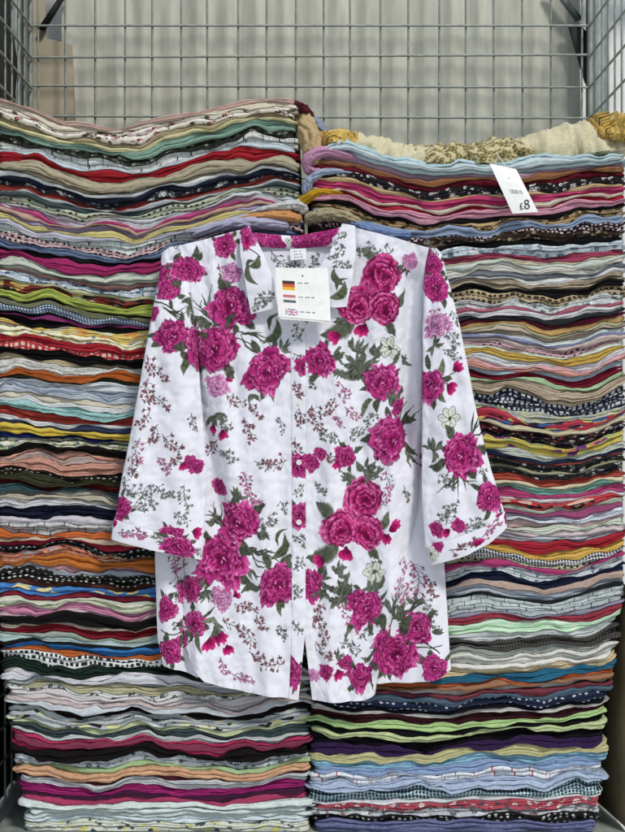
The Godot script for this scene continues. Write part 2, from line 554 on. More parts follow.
var SHORT := [
	[150, "pale aqua", "duo", "b9dce4", "cfe6ea"],
	[161, "dusty mauve", "plain", "b790a6"],
	[164, "copper brown", "plain", "9a6540"],
	[168, "maroon", "plain", "711b2b"],
	[172, "black flowered", "floral", "1d1a1e", "e2dfda", "2a262c", "9f9590"],
	[178, "gold tan", "plain", "cfa66b"],
	[181, "hot pink", "plain", "dd4580"],
	[187, "cream", "plain", "ded0b4"],
	[190, "bright red", "plain", "bb2335"],
	[193, "candy pink", "plain", "e591ac"],
	[199, "black", "plain", "191519"],
	[202, "leopard spotted", "leopard", "ae8b52", "2c1f14", "7a5526"],
	[208, "denim blue", "plain", "8199bd"],
	[215, "pink and black checked", "check", "1c1719", "dfbfc5"],
	[220, "dark brown flecked", "floral", "3a2c22", "b39a70", "1c1612", "6c5842"],
	[226, "black", "plain", "121214"],
	[230, "blue floral", "floral", "bccbd4", "4a6278", "e9eef0", "7e8c9a"],
	[238, "dark rose", "plain", "b64764"],
	[243, "beige", "plain", "cfc3a0"],
	[246, "mint", "plain", "c6d2c4"],
	[249, "cream white", "duo", "e3ddd0", "d6d4ca"],
	[255, "slate grey", "plain", "777d86"],
	[259, "bright white", "plain", "f0f0ee"],
	[263, "sandy beige", "plain", "bda683"],
	[270, "black", "plain", "131213"],
	[276, "tan ticked", "check", "b39b72", "3d3122"],
	[283, "silver paisley", "floral", "b9bebd", "5f6a6e", "e3e5e3", "8c9698"],
	[290, "rose", "plain", "b55c72"],
	[293, "snow white", "plain", "f0eef0"],
	[298, "charcoal", "plain", "2b2d30"],
	[302, "wine red", "plain", "742338"],
	[305, "amber and green", "duo", "d09a4c", "b3b183"],
	[311, "stone beige", "plain", "c4ac92"],
	[317, "pale mint", "plain", "d6e4dd"],
	[320, "violet blue", "plain", "7f84b8"],
	[322, "pinkish beige", "plain", "cdb3a8"],
	[326, "mauve pink spotted", "dots", "c99aa6", "372a2c"],
	[331, "pale green", "plain", "e1e9d4"],
	[334, "mustard", "plain", "d3a52f"],
	[339, "bright white", "plain", "f1f1f3"],
	[344, "coral pink", "duo", "e29d9f", "d98b76"],
	[349, "baby blue", "plain", "a9cbe0"],
	[352, "dark crimson", "plain", "7e1a31"],
	[358, "spring green", "plain", "a6cf92"],
	[361, "tan", "duo", "ccb597", "bfa88a"],
	[373, "navy and white squared", "check", "20263c", "e2e6e8"],
	[381, "blue black squared", "check", "272a3a", "d3dade"],
	[386, "grey blue", "mottle", "8087a0", "c5c479"],
	[392, "multicoloured patchwork", "blocks", "b93445", "3d5fa0", "c9c44c", "2d2a3c"],
	[400, "cream", "plain", "dccfa3"],
	[404, "black and red floral", "floral", "241d26", "a32b33", "cfc7b0", "6e2b34"],
	[409, "black floral", "floral", "2a2730", "b7b9b2", "76717c", "403a48"],
	[414, "yellow and purple floral", "blocks", "c9b237", "d4742f", "6d2f7c", "98a24c"],
	[422, "sage white", "plain", "cbd4c6"],
	[427, "ink navy", "plain", "222c47"],
	[431, "brick brown", "plain", "8a3a34"],
	[433, "charcoal printed", "floral", "2b2c2e", "7f8280", "1b1c1e", "b5b6b0"],
	[439, "olive", "plain", "8b8a62"],
	[442, "black and white speckled", "floral", "1c1d20", "c5c9c6", "51555a", "2c2e32"],
	[447, "brick red", "plain", "b94a3b"],
	[452, "cream", "plain", "e0d2a4"],
	[455, "sea green", "plain", "76b9a4"],
	[461, "deep pink", "plain", "c94a83"],
	[467, "white", "plain", "dfdfe0"],
	[470, "red and peach printed", "blocks", "c93a40", "e0a891", "c43338", "2b2326"],
	[477, "sage", "plain", "a9bd9e"],
	[481, "purple rose", "plain", "a34b78"],
	[485, "blue white mottled", "mottle", "d2d8de", "8d9cb0"],
	[490, "dusty pink", "plain", "c9a2a4"],
	[494, "pale green", "mottle", "a9c9a2", "c3b7b0"],
	[499, "pinkish white", "plain", "ddc9cc"],
	[503, "pale blue grey", "plain", "b9c4d2"],
	[508, "crimson", "plain", "b02231"],
	[514, "sunflower yellow", "plain", "e2ad35"],
	[521, "black and white checked", "stripe", "1d2030", "dde0e0"],
	[527, "olive cream", "dots", "b9b78e", "2c3426"],
	[531, "magenta", "plain", "b83874"],
	[535, "blue and white floral", "floral", "c6d2d6", "42587a", "8fa7a6", "e6eaea"],
	[543, "navy", "plain", "1d2542"],
	[550, "rosy tan", "plain", "bd9a88"],
	[554, "pale steel blue", "plain", "b4c1cf"],
	[560, "black", "plain", "24282c"],
	[562, "grey plaid", "tick", "b9c4c4", "3b4244"],
	[570, "light grey plaid", "tick", "a6b2b4", "50585c"],
	[576, "purple grey", "plain", "86809a"],
	[579, "red", "plain", "a93a4a"],
	[584, "light green", "mottle", "98d09a", "c6dcc4"],
	[592, "white", "plain", "d9e0e0"],
	[597, "charcoal plaid", "stripe", "56544f", "34332f"],
	[606, "grey", "plain", "8d948c"],
	[611, "ivory white", "duo", "eceade", "dfe0d6"],
	[622, "butter cream", "plain", "dcc391"],
	[629, "petrol blue", "plain", "256d90"],
	[635, "orange brown", "duo", "c05a30", "a07050"],
	[641, "white", "plain", "dde0dc"],
	[645, "maroon and steel", "duo", "7a3340", "4c6277"],
	[652, "navy speckled", "dots", "1e2740", "a9b3bf"],
	[658, "black", "plain", "14161f"],
	[662, "pale grey", "plain", "c0bcb4"],
	[665, "dark maroon", "plain", "3c1820"],
	[671, "lime green", "plain", "a9d278"],
	[676, "black", "plain", "17151a"],
	[680, "pea green", "plain", "bfd28c"],
	[685, "black", "plain", "16131a"],
	[692, "dark violet", "plain", "3a2450"],
	[699, "yellow olive", "plain", "c4bd7c"],
	[707, "aqua blue", "plain", "7ab8d6"],
	[713, "periwinkle blue", "plain", "7f9fd0"],
	[718, "white and red striped", "tick", "d9e2ea", "a02c34"],
	[726, "powder blue", "plain", "a3b8d8"],
	[735, "teal houndstooth", "hound", "bfe0e6", "1f3640"],
	[746, "white", "plain", "dfe2e6"],
	[749, "red floral", "floral", "b24452", "d9cfd0", "5d4a58", "8e2f40"],
	[756, "grey printed", "floral", "a9b0b6", "59626c", "d6dade", "7d6c60"],
	[762, "black spotted", "dots", "191a1c", "cfd6c9"],
	[769, "slate purple", "plain", "6f74a0"],
	[778]]

var TX := [0.0, 65.0, 100.0, 130.0, 170.0, 212.0, 250.0, 288.0]
var TD := [[112, -20, 0, 7, 3, -5, -15, -21, -19], [158, -13, 0, 7, 6, -6, -14, -17, -13], [220, -15, 0, 2, 2, -7, -17, -22, -20],
	[280, -10, 0, 5, 7, 3, -5, -9, -8], [350, -5, 0, 2, 2, 2, 0, 0, 0], [450, -4, 0, 1, 3, 3, 2, 0, 0], [520, -2, 0, 2, 4, 4, 2, 0, 0],
	[620, -1, 0, 2, 4, 5, 5, 4, -2], [700, -8, 0, 2, -3, -1, 4, 0, -9], [778, 0, 0, 0, 0, 0, 0, 0, 0]]
var SX := [288.0, 330.0, 370.0, 400.0, 450.0, 500.0, 540.0, 588.0]
var SD := [[150, -17, -15, -4, 2, 2, 0, -7, -9], [195, -11, -8, 5, 9, 4, 0, -3, -9], [240, -6, -3, 4, 6, 0, 0, -1, -6],
	[335, 0, 0, 0, 0, -6, 0, 1, -14], [375, 0, 0, 0, 0, -8, -2, 5, -9], [440, 0, 0, 0, 0, -4, 0, 1, -8], [510, 0, 0, 0, 0, -7, 0, -1, -12],
	[560, 0, 0, 0, 0, -5, 0, -4, -17], [625, 5, 5, 6, 5, 3, 0, -4, -12], [660, -4, 3, 6, 7, 2, 0, -5, -9], [710, 6, 6, 8, 5, 2, 0, -3, -4], [778, 0, 0, 0, 0, 0, 0, 0, 0]]
# where the stacks end on either side, by height in the photograph
var TEND := [[100, -9, 276], [200, -9, 282], [400, -9, 287], [560, -8, 291], [620, -1, 293], [690, 10, 289], [720, 13, 292], [740, 18, 288], [778, 24, 291]]
var SEND := [[140, 297, 588], [200, 289, 588], [400, 290, 588], [560, 291, 586], [625, 292, 576], [670, 289, 568], [700, 289, 566], [730, 289, 565], [778, 293, 560]]

func lerp_rows(rows: Array, y: float, i: int) -> float:
	if y <= rows[0][0]:
		return rows[0][i]
	for r in rows.size() - 1:
		if y <= rows[r + 1][0]:
			var f: float = (y - rows[r][0]) / float(rows[r + 1][0] - rows[r][0])
			f = f * f * (3.0 - 2.0 * f)
			return lerpf(rows[r][i], rows[r + 1][i], f)
	return rows[rows.size() - 1][i]

func sag(xs: Array, ds: Array, x: float, y: float) -> float:
	var n := xs.size()
	if x <= xs[0]:
		return lerp_rows(ds, y, 1)
	for i in n - 1:
		if x <= xs[i + 1]:
			var f: float = (x - xs[i]) / (xs[i + 1] - xs[i])
			var a := lerp_rows(ds, y, maxi(i, 1))
			var b := lerp_rows(ds, y, i + 1)
			var c := lerp_rows(ds, y, i + 2)
			var d := lerp_rows(ds, y, mini(i + 3, n))
			return cubic_interpolate(b, c, a, d, f)
	return lerp_rows(ds, y, n)

# height (photo px) of the top edge of row k of a stack at x
func edge(t: Array, xs: Array, ds: Array, k: int, x: float, sd: float) -> float:
	var y: float = t[k][0]
	var n := t.size()
	if k == n - 1:
		return y
	var room: float = t[k + 1][0] - y
	if k > 0:
		room = minf(room, y - t[k - 1][0])
	var fade := clampf((778.0 - y) / 40.0, 0.0, 1.0)
	var w := noise.get_noise_2d(x * 0.013 + sd, y * 0.017) * 6.0 + noise.get_noise_2d(x * 0.022 + sd * 3.0, y * 0.03) * 0.9
	if t == SHORT:
		w *= 0.8
	if k < 2:
		w *= 0.3
	var own := noise.get_noise_2d(x * 0.017, k * 7.7 + sd) * 0.85 * room + noise.get_noise_2d(x * 0.045, k * 5.3 + sd * 2.0) * 0.06 * room
	return y + sag(xs, ds, x, y) + fade * w + own

func build_stacks() -> void:
	build_stack(TALL, TX, TD, TEND, 11.0, "taller stack", "garments folded in the taller stack", 0.0)
	build_stack(SHORT, SX, SD, SEND, 57.0, "shorter stack", "garments folded in the shorter stack", 0.0)

var cache := []
var cx0 := 0.0

func cached(k: int, x: float) -> float:
	var row: PackedFloat32Array = cache[k]
	var q := clampf((x - cx0) / 4.0, 0.0, row.size() - 1.001)
	var i := int(q)
	return lerpf(row[i], row[i + 1], q - i)

func build_stack(t: Array, xs: Array, ds: Array, ends: Array, sd: float, where: String, group: String, z0: float) -> void:
	var n := t.size() - 1
	var labels := {}
	cache.clear()
	cx0 = xs[0] - 20.0
	for k in n + 1:
		var line := PackedFloat32Array()
		var x := cx0
		while x < xs[xs.size() - 1] + 20.0:
			line.append(edge(t, xs, ds, k, x, sd))
			x += 4.0
		cache.append(line)
	for k in range(n - 1, -1, -1):
		var row: Array = t[k]
		var mid: float = (row[0] + t[k + 1][0]) * 0.5
		var thick: float = t[k + 1][0] - row[0]
		var xa := lerp_rows(ends, mid, 1) + rng.randf_range(-3.5, 3.5)
		var xb := lerp_rows(ends, mid, 2) + rng.randf_range(-4.5, 3.0)
		if xb > 585:
			xb = 587 + rng.randf_range(-4.0, 1.5)
		if xa < -5:
			xa = -9.0 + rng.randf_range(-1.0, 4.0)
		var above: String = t[k - 1][1] if k > 0 else ""
		var below: String = t[k + 1][1] if k < n - 1 else ""
		var label := "%s garment between %s and %s ones, %s" % [row[1], above, below, where]
		if k == 0 and t == TALL:
			label = "%s folded garment lying topmost on the %s" % [row[1], where]
		elif k == 0:
			label = "%s folded garment under the gold paisley one, %s" % [row[1], where]
		elif k == n - 1:
			label = "%s folded garment lowest in the %s" % [row[1], where]
		if labels.has(label):
			print("SAME LABEL ", label)
		labels[label] = true
		var mats := mats_for(row)
		var folds := 1
		if row[2] == "duo":
			folds = 2 if thick < 9 else 3
		elif thick >= 4.8:
			folds = 2
		if thick >= 8.5 and k % 3 != 0:
			folds = 3
		if thick >= 11.5:
			folds = 4
		var zk := z0 + noise.get_noise_2d(k * 3.1, sd) * 0.008 + rng.randf_range(-0.003, 0.003)
		var xc := (xa + xb) * 0.5
		var base := P(xc, cached(k + 1, xc), 0.0)
		base.z = -0.16
		var nx := 64
		var root: Node3D = null
		if folds > 1:
			root = thing("folded_garment", base, label, "garment", group)
		var cuts := []
		for f in folds - 1:
			cuts.append((f + 1.0) / folds + rng.randf_range(-0.1, 0.1))
		for f in folds:
			var mesh := fold_mesh(t, xs, ds, k, sd, xa + rng.randf_range(-2, 2) * (folds - 1), xb + rng.randf_range(-3, 2) * (folds - 1), nx, f, folds, cuts, zk + rng.randf_range(-0.003, 0.003) * (folds - 1), base)
			var mat: Material = mats[f % mats.size()]
			if root == null:
				var o := part(numbered("folded_garment"), mesh, mat, self, base)
				tag(o, label, "garment", group)
			else:
				part("fold", mesh, mat, root)

func cut_at(cuts: Array, i: int, folds: int, x: float, k: int, wild := 0.16) -> float:
	if i <= 0:
		return 0.0
	if i >= folds:
		return 1.0
	return clampf(cuts[i - 1] + wild * noise.get_noise_2d(x * 0.022 + 40.0 * i, k * 9.1), 0.1, 0.9)

func fold_mesh(t: Array, xs: Array, ds: Array, k: int, sd: float, xa: float, xb: float, nx: int, f: int, folds: int, cuts: Array, zf: float, base: Vector3) -> ArrayMesh:
	var v := PackedVector3Array()
	var uv := PackedVector2Array()
	var np := 14                     # points on the rolled front edge
	var cols := np + 4 + 1
	var depth := 0.325 + 0.01 * sin(k * 1.7)
	var uo := rng.randf() * 3.0
	var vo := rng.randf() * 3.0
	var ridges := rng.randi_range(1, 3)
	var ph := rng.randf() * 6.0
	for i in nx:
		var s := i / float(nx - 1)
		s = s - sin(s * TAU) / TAU * 0.55          # denser towards both ends
		var x := lerpf(xa, xb, s)
		var e := minf(x - xa, xb - x) / 9.0
		var rnd := 1.0
		if e < 1.0:
			rnd = sqrt(maxf(0.0, 1.0 - (1.0 - e) * (1.0 - e)))
		var yt := cached(k, x)
		var yb := cached(k + 1, x)
		if yb - yt < 0.7:
			var m := (yb + yt) * 0.5
			yt = m - 0.35
			yb = m + 0.35
		var h := yb - yt
		var wild := 0.16 if t[k][2] != "duo" or folds > 2 else 0.55
		var c0 := cut_at(cuts, f, folds, x, k, wild)
		var c1 := cut_at(cuts, f + 1, folds, x, k, wild)
		var y0 := yt + h * c0 + 0.10
		var y1 := yt + h * c1 - 0.10
		var ym := (y0 + y1) * 0.5
		var hh := (y1 - y0) * 0.5 * lerpf(0.5, 1.0, rnd)
		var wx := (x - 312.5) / PXM
		var thick := hh * 2.0 / PXM
		var bul := minf(thick * 0.42, 0.0065)
		var front := zf + 0.006 * noise.get_noise_2d(x * 0.012 + k * 3.7, f * 5.0 + sd) + 0.0020 * noise.get_noise_2d(x * 0.03 + k * 2.9, f * 3.0 + 9.0) - 0.012 * (1.0 - rnd) - bul
		front += 0.0009 * noise.get_noise_2d(x * 0.16 + k * 8.0, f * 4.0)
		var prof := []
		prof.append(Vector2(ym - hh, -depth))
		prof.append(Vector2(ym - hh, front - 0.05))
		for j in np:
			var q := j / float(np - 1)
			var a := q * PI
			var yy := ym - hh * signf(cos(a)) * pow(absf(cos(a)), 0.8)
			var rid := 0.0011 * sin(q * TAU * ridges + ph + 2.2 * noise.get_noise_2d(x * 0.02, k + f * 0.37)) * sin(a)
			rid += 0.0009 * noise.get_noise_3d(x * 0.11, q * 2.2, k * 3.0 + f) * sin(a)
			if thick < 0.005:
				rid *= 0.5
			prof.append(Vector2(yy, front + bul * pow(sin(a), 0.75) + rid))
		prof.append(Vector2(ym + hh, front - 0.05))
		prof.append(Vector2(ym + hh, -depth))
		prof.append(prof[0])
		var arc := 0.0
		for j in prof.size():
			var q2: Vector2 = prof[j]
			var w := Vector3(wx, CAM_Y + (416.0 - q2.x) / PXM, q2.y)
			if j > 0 and j < np + 3:
				arc += (w - v[v.size() - 1] - base).length() if j > 2 else 0.0
			v.append(w - base)
			uv.append(Vector2(wx / 0.30 + uo, arc / 0.0375 + vo))
	return grid_mesh(v, uv, nx, cols, true)

# the colours above were read off the photograph a little dark; pale cloths most of all
func dye(h) -> Color:
	var c := rgb(h)
	var g := c.get_luminance()
	c = c.lerp(Color(g, g, g), 0.02)
	return c.lightened(0.22 if g > 0.5 else (0.05 if g > 0.2 else 0.0))

func mats_for(row: Array) -> Array:
	var kind: String = row[2]
	var c := dye(row[3])
	if kind == "plain":
		return [cloth_mat(c)] if row.size() < 5 else [cloth_mat(c), cloth_mat(dye(row[4]))]
	if kind == "duo":
		return [cloth_mat(c), cloth_mat(dye(row[4]))]
	return [cloth_mat(Color.WHITE, pattern(kind, row.slice(3)))]

func disc(im: Image, x: float, y: float, rx: float, ry: float, c: Color) -> void:
	var w := im.get_width()
	var h := im.get_height()
	for j in range(floori(y - ry), ceili(y + ry) + 1):
		for i in range(floori(x - rx), ceili(x + rx) + 1):
			var d := Vector2((i - x) / rx, (j - y) / ry).length_squared()
			if d < 1.0:
				im.set_pixel(posmod(i, w), posmod(j, h), c)

# woven and printed cloth patterns, one tile of 30 x 3.75 cm
func pattern(kind: String, cs: Array) -> Image:
	var W := 320
	var H := 40
	var im := Image.create(W, H, false, Image.FORMAT_RGB8)
	var c: Array = []
	for q in cs:
		c.append(dye(q))
	im.fill(c[0])
	match kind:
		"floral":
			for i in 150:
				var x := rng.randf() * W
				var y := rng.randf() * H
				var col: Color = c[1 + i % (c.size() - 1)]
				var r := rng.randf_range(1.2, 4.2)
				disc(im, x, y, r * rng.randf_range(0.7, 1.5), r, col)
				if i % 3 == 0:
					disc(im, x + 0.5, y, r * 0.4, r * 0.4, c[0])
				if i % 4 == 0:
					for s in 6:
						disc(im, x + s * 1.2, y + s * rng.randf_range(-0.6, 0.8), 0.9, 0.9, col.darkened(0.25))
		"leopard":
			for i in 120:
				var x := rng.randf() * W
				var y := rng.randf() * H
				disc(im, x, y, rng.randf_range(2.4, 4.4), rng.randf_range(2.0, 3.4), c[1])
				disc(im, x + rng.randf_range(-1, 1), y + rng.randf_range(-0.8, 0.8), 1.7, 1.3, c[2])
		"dots":
			for j in 4:
				for i in 32:
					if rng.randf() < 0.86:
						disc(im, (i + 0.5 * (j % 2)) * 10.0 + rng.randf_range(-1.2, 1.2), j * 10.0 + 4 + rng.randf_range(-1, 1), rng.randf_range(2.0, 3.2), rng.randf_range(1.6, 2.6), c[1])
		"check":
			var x := 0.0
			while x < W:
				var bw := rng.randf_range(6.0, 12.0)
				for j in range(0, H, 10):
					im.fill_rect(Rect2i(int(x), j + int(rng.randf_range(0, 2)), int(bw * rng.randf_range(0.5, 0.75)), 6), c[1])
				x += bw
		"tick":
			for i in 11:
				im.fill_rect(Rect2i(int(i * 29 + rng.randf_range(-4, 4)), 0, rng.randi_range(1, 2), H), c[1])
			for i in 24:
				im.fill_rect(Rect2i(int(i * 13.3), 0, 2, H), c[0].lerp(c[1], 0.14))
		"stripe":
			for i in range(0, W, 5):
				im.fill_rect(Rect2i(i, 0, 2, H), c[1])
			for j in range(0, H, 8):
				im.fill_rect(Rect2i(0, j, W, 2), c[1])
		"hound":
			for j in range(0, H, 6):
				for i in range(0, W, 6):
					im.fill_rect(Rect2i(i, j, 4, 3), c[1])
					im.fill_rect(Rect2i(i + 2, j + 3, 1, 3), c[1])
		"blocks":
			for i in 34:
				var col2: Color = c[1 + i % (c.size() - 1)]
				var x3 := rng.randf() * W
				var y3 := rng.randf() * H
				for s in 5:
					disc(im, x3 + rng.randf_range(-9, 9), y3 + rng.randf_range(-4, 4), rng.randf_range(3, 9), rng.randf_range(2, 5), col2)
		"paisley":
			for i in 240:
				var x4 := rng.randf() * W
				var y4 := rng.randf() * H
				var r2 := rng.randf_range(2.4, 5.6)
				disc(im, x4, y4, r2, r2 * 0.8, c[2])
				disc(im, x4, y4, r2 * 0.75, r2 * 0.6, c[1])
				disc(im, x4 + 0.6, y4, r2 * 0.45, r2 * 0.35, c[3])
				disc(im, x4 + 0.6, y4, r2 * 0.2, r2 * 0.18, c[0])
	# woven mottling over every pattern
	for j in H:
		for i in W:
			var q := noise.get_noise_2d(i * 0.9, j * 0.9) * 0.5 + noise.get_noise_2d(i * 0.11, j * 0.2) * 0.5
			var p := im.get_pixel(i, j)
			if kind == "mottle":
				p = c[0].lerp(c[1], clampf(0.5 + q * 1.4 + noise.get_noise_2d(i * 0.03, j * 0.1), 0, 1))
			else:
				p = Color(p.r * (0.95 + 0.1 * q), p.g * (0.95 + 0.1 * q), p.b * (0.95 + 0.1 * q))
			im.set_pixel(i, j, p)
	im.generate_mipmaps()
	return im

# ------------------------------------------------------------------ loose cloth on and between the stacks
# a rolled or bunched piece of cloth swept along a line of [px, py, z, half height px, half depth m]
func bunch_mesh(line: Array, base: Vector3, sd: float, rough := 0.10, pl := 7.0, under := 1.0, ring := 44, steps := 50) -> ArrayMesh:
	var v := PackedVector3Array()
	var uv := PackedVector2Array()
	var arc := 0.0
	var last := Vector3.ZERO
	for i in steps:
		var s := i / float(steps - 1) * (line.size() - 1)
		var a := mini(int(s), line.size() - 2)
		var f := s - a
		var cur := []
		for q in 5:
			cur.append(cubic_interpolate(line[a][q], line[a + 1][q], line[maxi(a - 1, 0)][q], line[mini(a + 2, line.size() - 1)][q], f))
		var nxt := mini(a + 1, line.size() - 1)
		var dir := Vector2(line[nxt][0] - line[a][0], line[nxt][1] - line[a][1]).normalized()
		var nor := Vector2(-dir.y, dir.x)
		var e := minf(i, steps - 1 - i) / 5.0
		var cl := sqrt(maxf(0.02, 1.0 - (1.0 - minf(e, 1.0)) * (1.0 - minf(e, 1.0))))
		var p0 := P(cur[0], cur[1], cur[2])
		if i > 0:
			arc += (p0 - last).length()
		last = p0
		for j in ring + 1:
			var an := j / float(ring) * TAU
			var pleat := pow(absf(sin(an * pl * 0.5 + sd + 1.6 * noise.get_noise_2d(arc * 14.0, sd) + 0.8 * noise.get_noise_2d(an * 0.8, arc * 9.0 + sd))), 0.7)
			var w := 0.84 + 0.20 * pleat + rough * 2.0 * noise.get_noise_3d(cos(an) * 1.3 + sd, sin(an) * 1.3, i * 0.16) + rough * 0.6 * noise.get_noise_3d(cos(an) * 2.4 + sd, sin(an) * 2.4, i * 0.25)
			var hh: float = cur[3] * cl * w * sin(an)
			if hh > 0.0:
				hh *= under
			var dd: float = cur[4] * cl * w * cos(an)
			var p := P(cur[0] + nor.x * hh, cur[1] + nor.y * hh, cur[2])
			p.z += dd
			v.append(p - base)
			uv.append(Vector2(arc / 0.30, j / float(ring) * 4.0 * (cur[4] + cur[3] / PXM) / 0.0375 * 0.9 + sd))
	return grid_mesh(v, uv, steps, ring + 1, true)

func bunch(called: String, label: String, line: Array, mat: Material, sd: float, rough := 0.10) -> Node3D:
	var m := line.size() / 2
	var base := P(line[m][0], line[m][1] + line[m][3], line[m][2])
	var o := part(numbered(called), bunch_mesh(line, base, sd, rough), mat, self, base)
	tag(o, label, "garment", "loose garments on the stacks")
	return o

func build_loose_cloth() -> void:
	# the paisley garment puffed up on top of the shorter stack
	var root := thing("paisley_garment", P(440, 150, -0.12), "cream garment with gold and green paisley bunched on the shorter stack", "garment", "loose garments on the stacks")
	var b := root.position
	var cream := cloth_mat(rgb("e6dcb8"))
	var pais := cloth_mat(Color.WHITE, pattern("paisley", ["c3b47e", "7d662f", "40432c", "b4923f"]))
	var gold := cloth_mat(Color.WHITE, pattern("floral", ["c79a2e", "e2c670", "7b5a1e", "a87c24"]))
	part("printed_band", bunch_mesh([[297, 144, -0.07, 17, 0.05], [312, 140, -0.05, 18, 0.06], [334, 143, -0.06, 16, 0.06]], b, 3.0, 0.09, 4.0, 0.3), gold, root)
	part("plain_field", bunch_mesh([[318, 148, -0.11, 20, 0.10], [345, 154, -0.10, 24, 0.10], [372, 161, -0.10, 25, 0.10], [398, 164, -0.11, 22, 0.10]], b, 5.0, 0.06, 3.0, 0.1), cream, root)
	part("printed_band", bunch_mesh([[372, 163, -0.11, 24, 0.10], [410, 165, -0.10, 29, 0.105], [450, 164, -0.10, 30, 0.105], [478, 162, -0.11, 28, 0.105], [496, 160, -0.12, 23, 0.10]], b, 9.0, 0.08, 4.0, 0.1), pais, root)
	part("plain_field", bunch_mesh([[472, 162, -0.13, 26, 0.10], [510, 159, -0.12, 33, 0.105], [545, 155, -0.12, 37, 0.105], [580, 152, -0.13, 33, 0.10]], b, 12.0, 0.06, 3.0, 0.1), cream, root)
	part("printed_band", bunch_mesh([[550, 136, -0.09, 17, 0.05], [562, 132, -0.07, 23, 0.06], [576, 134, -0.07, 26, 0.06], [586, 144, -0.07, 25, 0.05]], b, 14.0, 0.10, 4.0, 0.3), gold, root)
	# garment ends that slump into the gap between the stacks
	bunch("slumped_garment", "tan garment end drooping between the tops of both stacks", [[279, 104, -0.05, 7, 0.02], [285, 118, -0.03, 10, 0.026], [291, 136, -0.02, 10, 0.026], [294, 152, -0.02, 9, 0.024], [292, 160, -0.03, 6, 0.02]], cloth_mat(rgb("cdb487")), 21.0)
	bunch("slumped_garment", "maroon garment corner sticking out atop the taller stack", [[268, 98, -0.06, 4, 0.03], [278, 101, -0.03, 5, 0.03], [286, 107, -0.04, 6, 0.03], [289, 114, -0.05, 5, 0.02]], cloth_mat(rgb("5e2330")), 23.0)
	bunch("slumped_garment", "grey blue garment sleeve drooping beside the tan one", [[289, 112, -0.09, 6, 0.02], [299, 124, -0.08, 8, 0.024], [307, 140, -0.07, 8, 0.024], [306, 150, -0.07, 6, 0.02]], cloth_mat(rgb("8f9bab")), 25.0)
	bunch("slumped_garment", "mauve pink garment end curled over the edge of the shorter stack", [[336, 150, -0.012, 3, 0.014], [306, 142, -0.004, 5, 0.016], [291, 146, 0.0, 6, 0.018], [286, 155, -0.002, 5, 0.016], [293, 161, -0.006, 4, 0.014], [312, 160, -0.012, 3, 0.012]], cloth_mat(rgb("d09ab8")), 27.0)
	bunch("slumped_garment", "pale blue garment end curled at the edge of the shorter stack", [[334, 164, -0.012, 2.5, 0.012], [306, 161, -0.002, 3.5, 0.014], [291, 167, 0.002, 4, 0.016], [286, 176, 0.0, 5, 0.016], [289, 186, -0.006, 4, 0.012]], cloth_mat(rgb("a9b7d0")), 29.0)
	bunch("slumped_garment", "mustard garment corner tucked between the two stacks", [[322, 182, -0.012, 2.5, 0.012], [300, 180, -0.002, 4, 0.014], [287, 185, 0.0, 5, 0.016], [279, 192, -0.004, 5, 0.014], [276, 198, -0.01, 3, 0.010]], cloth_mat(rgb("c69a2a")), 31.0)
	bunch("slumped_garment", "white ruffled garment edge above the blouse collar", [[232, 200, -0.01, 3, 0.012], [252, 195, 0.0, 3.5, 0.014], [270, 192, 0.004, 5, 0.014], [281, 193, 0.002, 5, 0.014], [285, 200, -0.002, 4, 0.010]], cloth_mat(rgb("dcdcdc")), 33.0, 0.2)
	bunch("slumped_garment", "orange peach garment end above the blouse collar", [[218, 207, -0.008, 3, 0.012], [244, 202, 0.002, 4, 0.014], [266, 202, 0.006, 5, 0.014], [282, 205, 0.0, 4, 0.01]], cloth_mat(rgb("e0a26a")), 35.0)
	bunch("slumped_garment", "pale lilac garment folded behind the blouse collar", [[178, 222, -0.008, 3, 0.012], [206, 212, 0.002, 5, 0.016], [236, 209, 0.006, 6, 0.018], [270, 212, 0.004, 5, 0.016]], cloth_mat(rgb("bfbdd6")), 37.0)
	bunch("slumped_garment", "light olive garment end bunched beside the blouse collar", [[284, 206, -0.002, 5, 0.014], [300, 201, 0.006, 6, 0.018], [320, 203, 0.006, 6, 0.018], [342, 212, -0.004, 3, 0.012]], cloth_mat(rgb("b7ab8c")), 39.0, 0.2)
	bunch("slumped_garment", "faded blue garment end behind the blouse shoulder", [[322, 207, 0.0, 6, 0.014], [340, 215, 0.006, 8, 0.016], [362, 220, 0.004, 6, 0.016], [384, 220, 0.0, 4, 0.012]], cloth_mat(rgb("7c93bd")), 41.0)

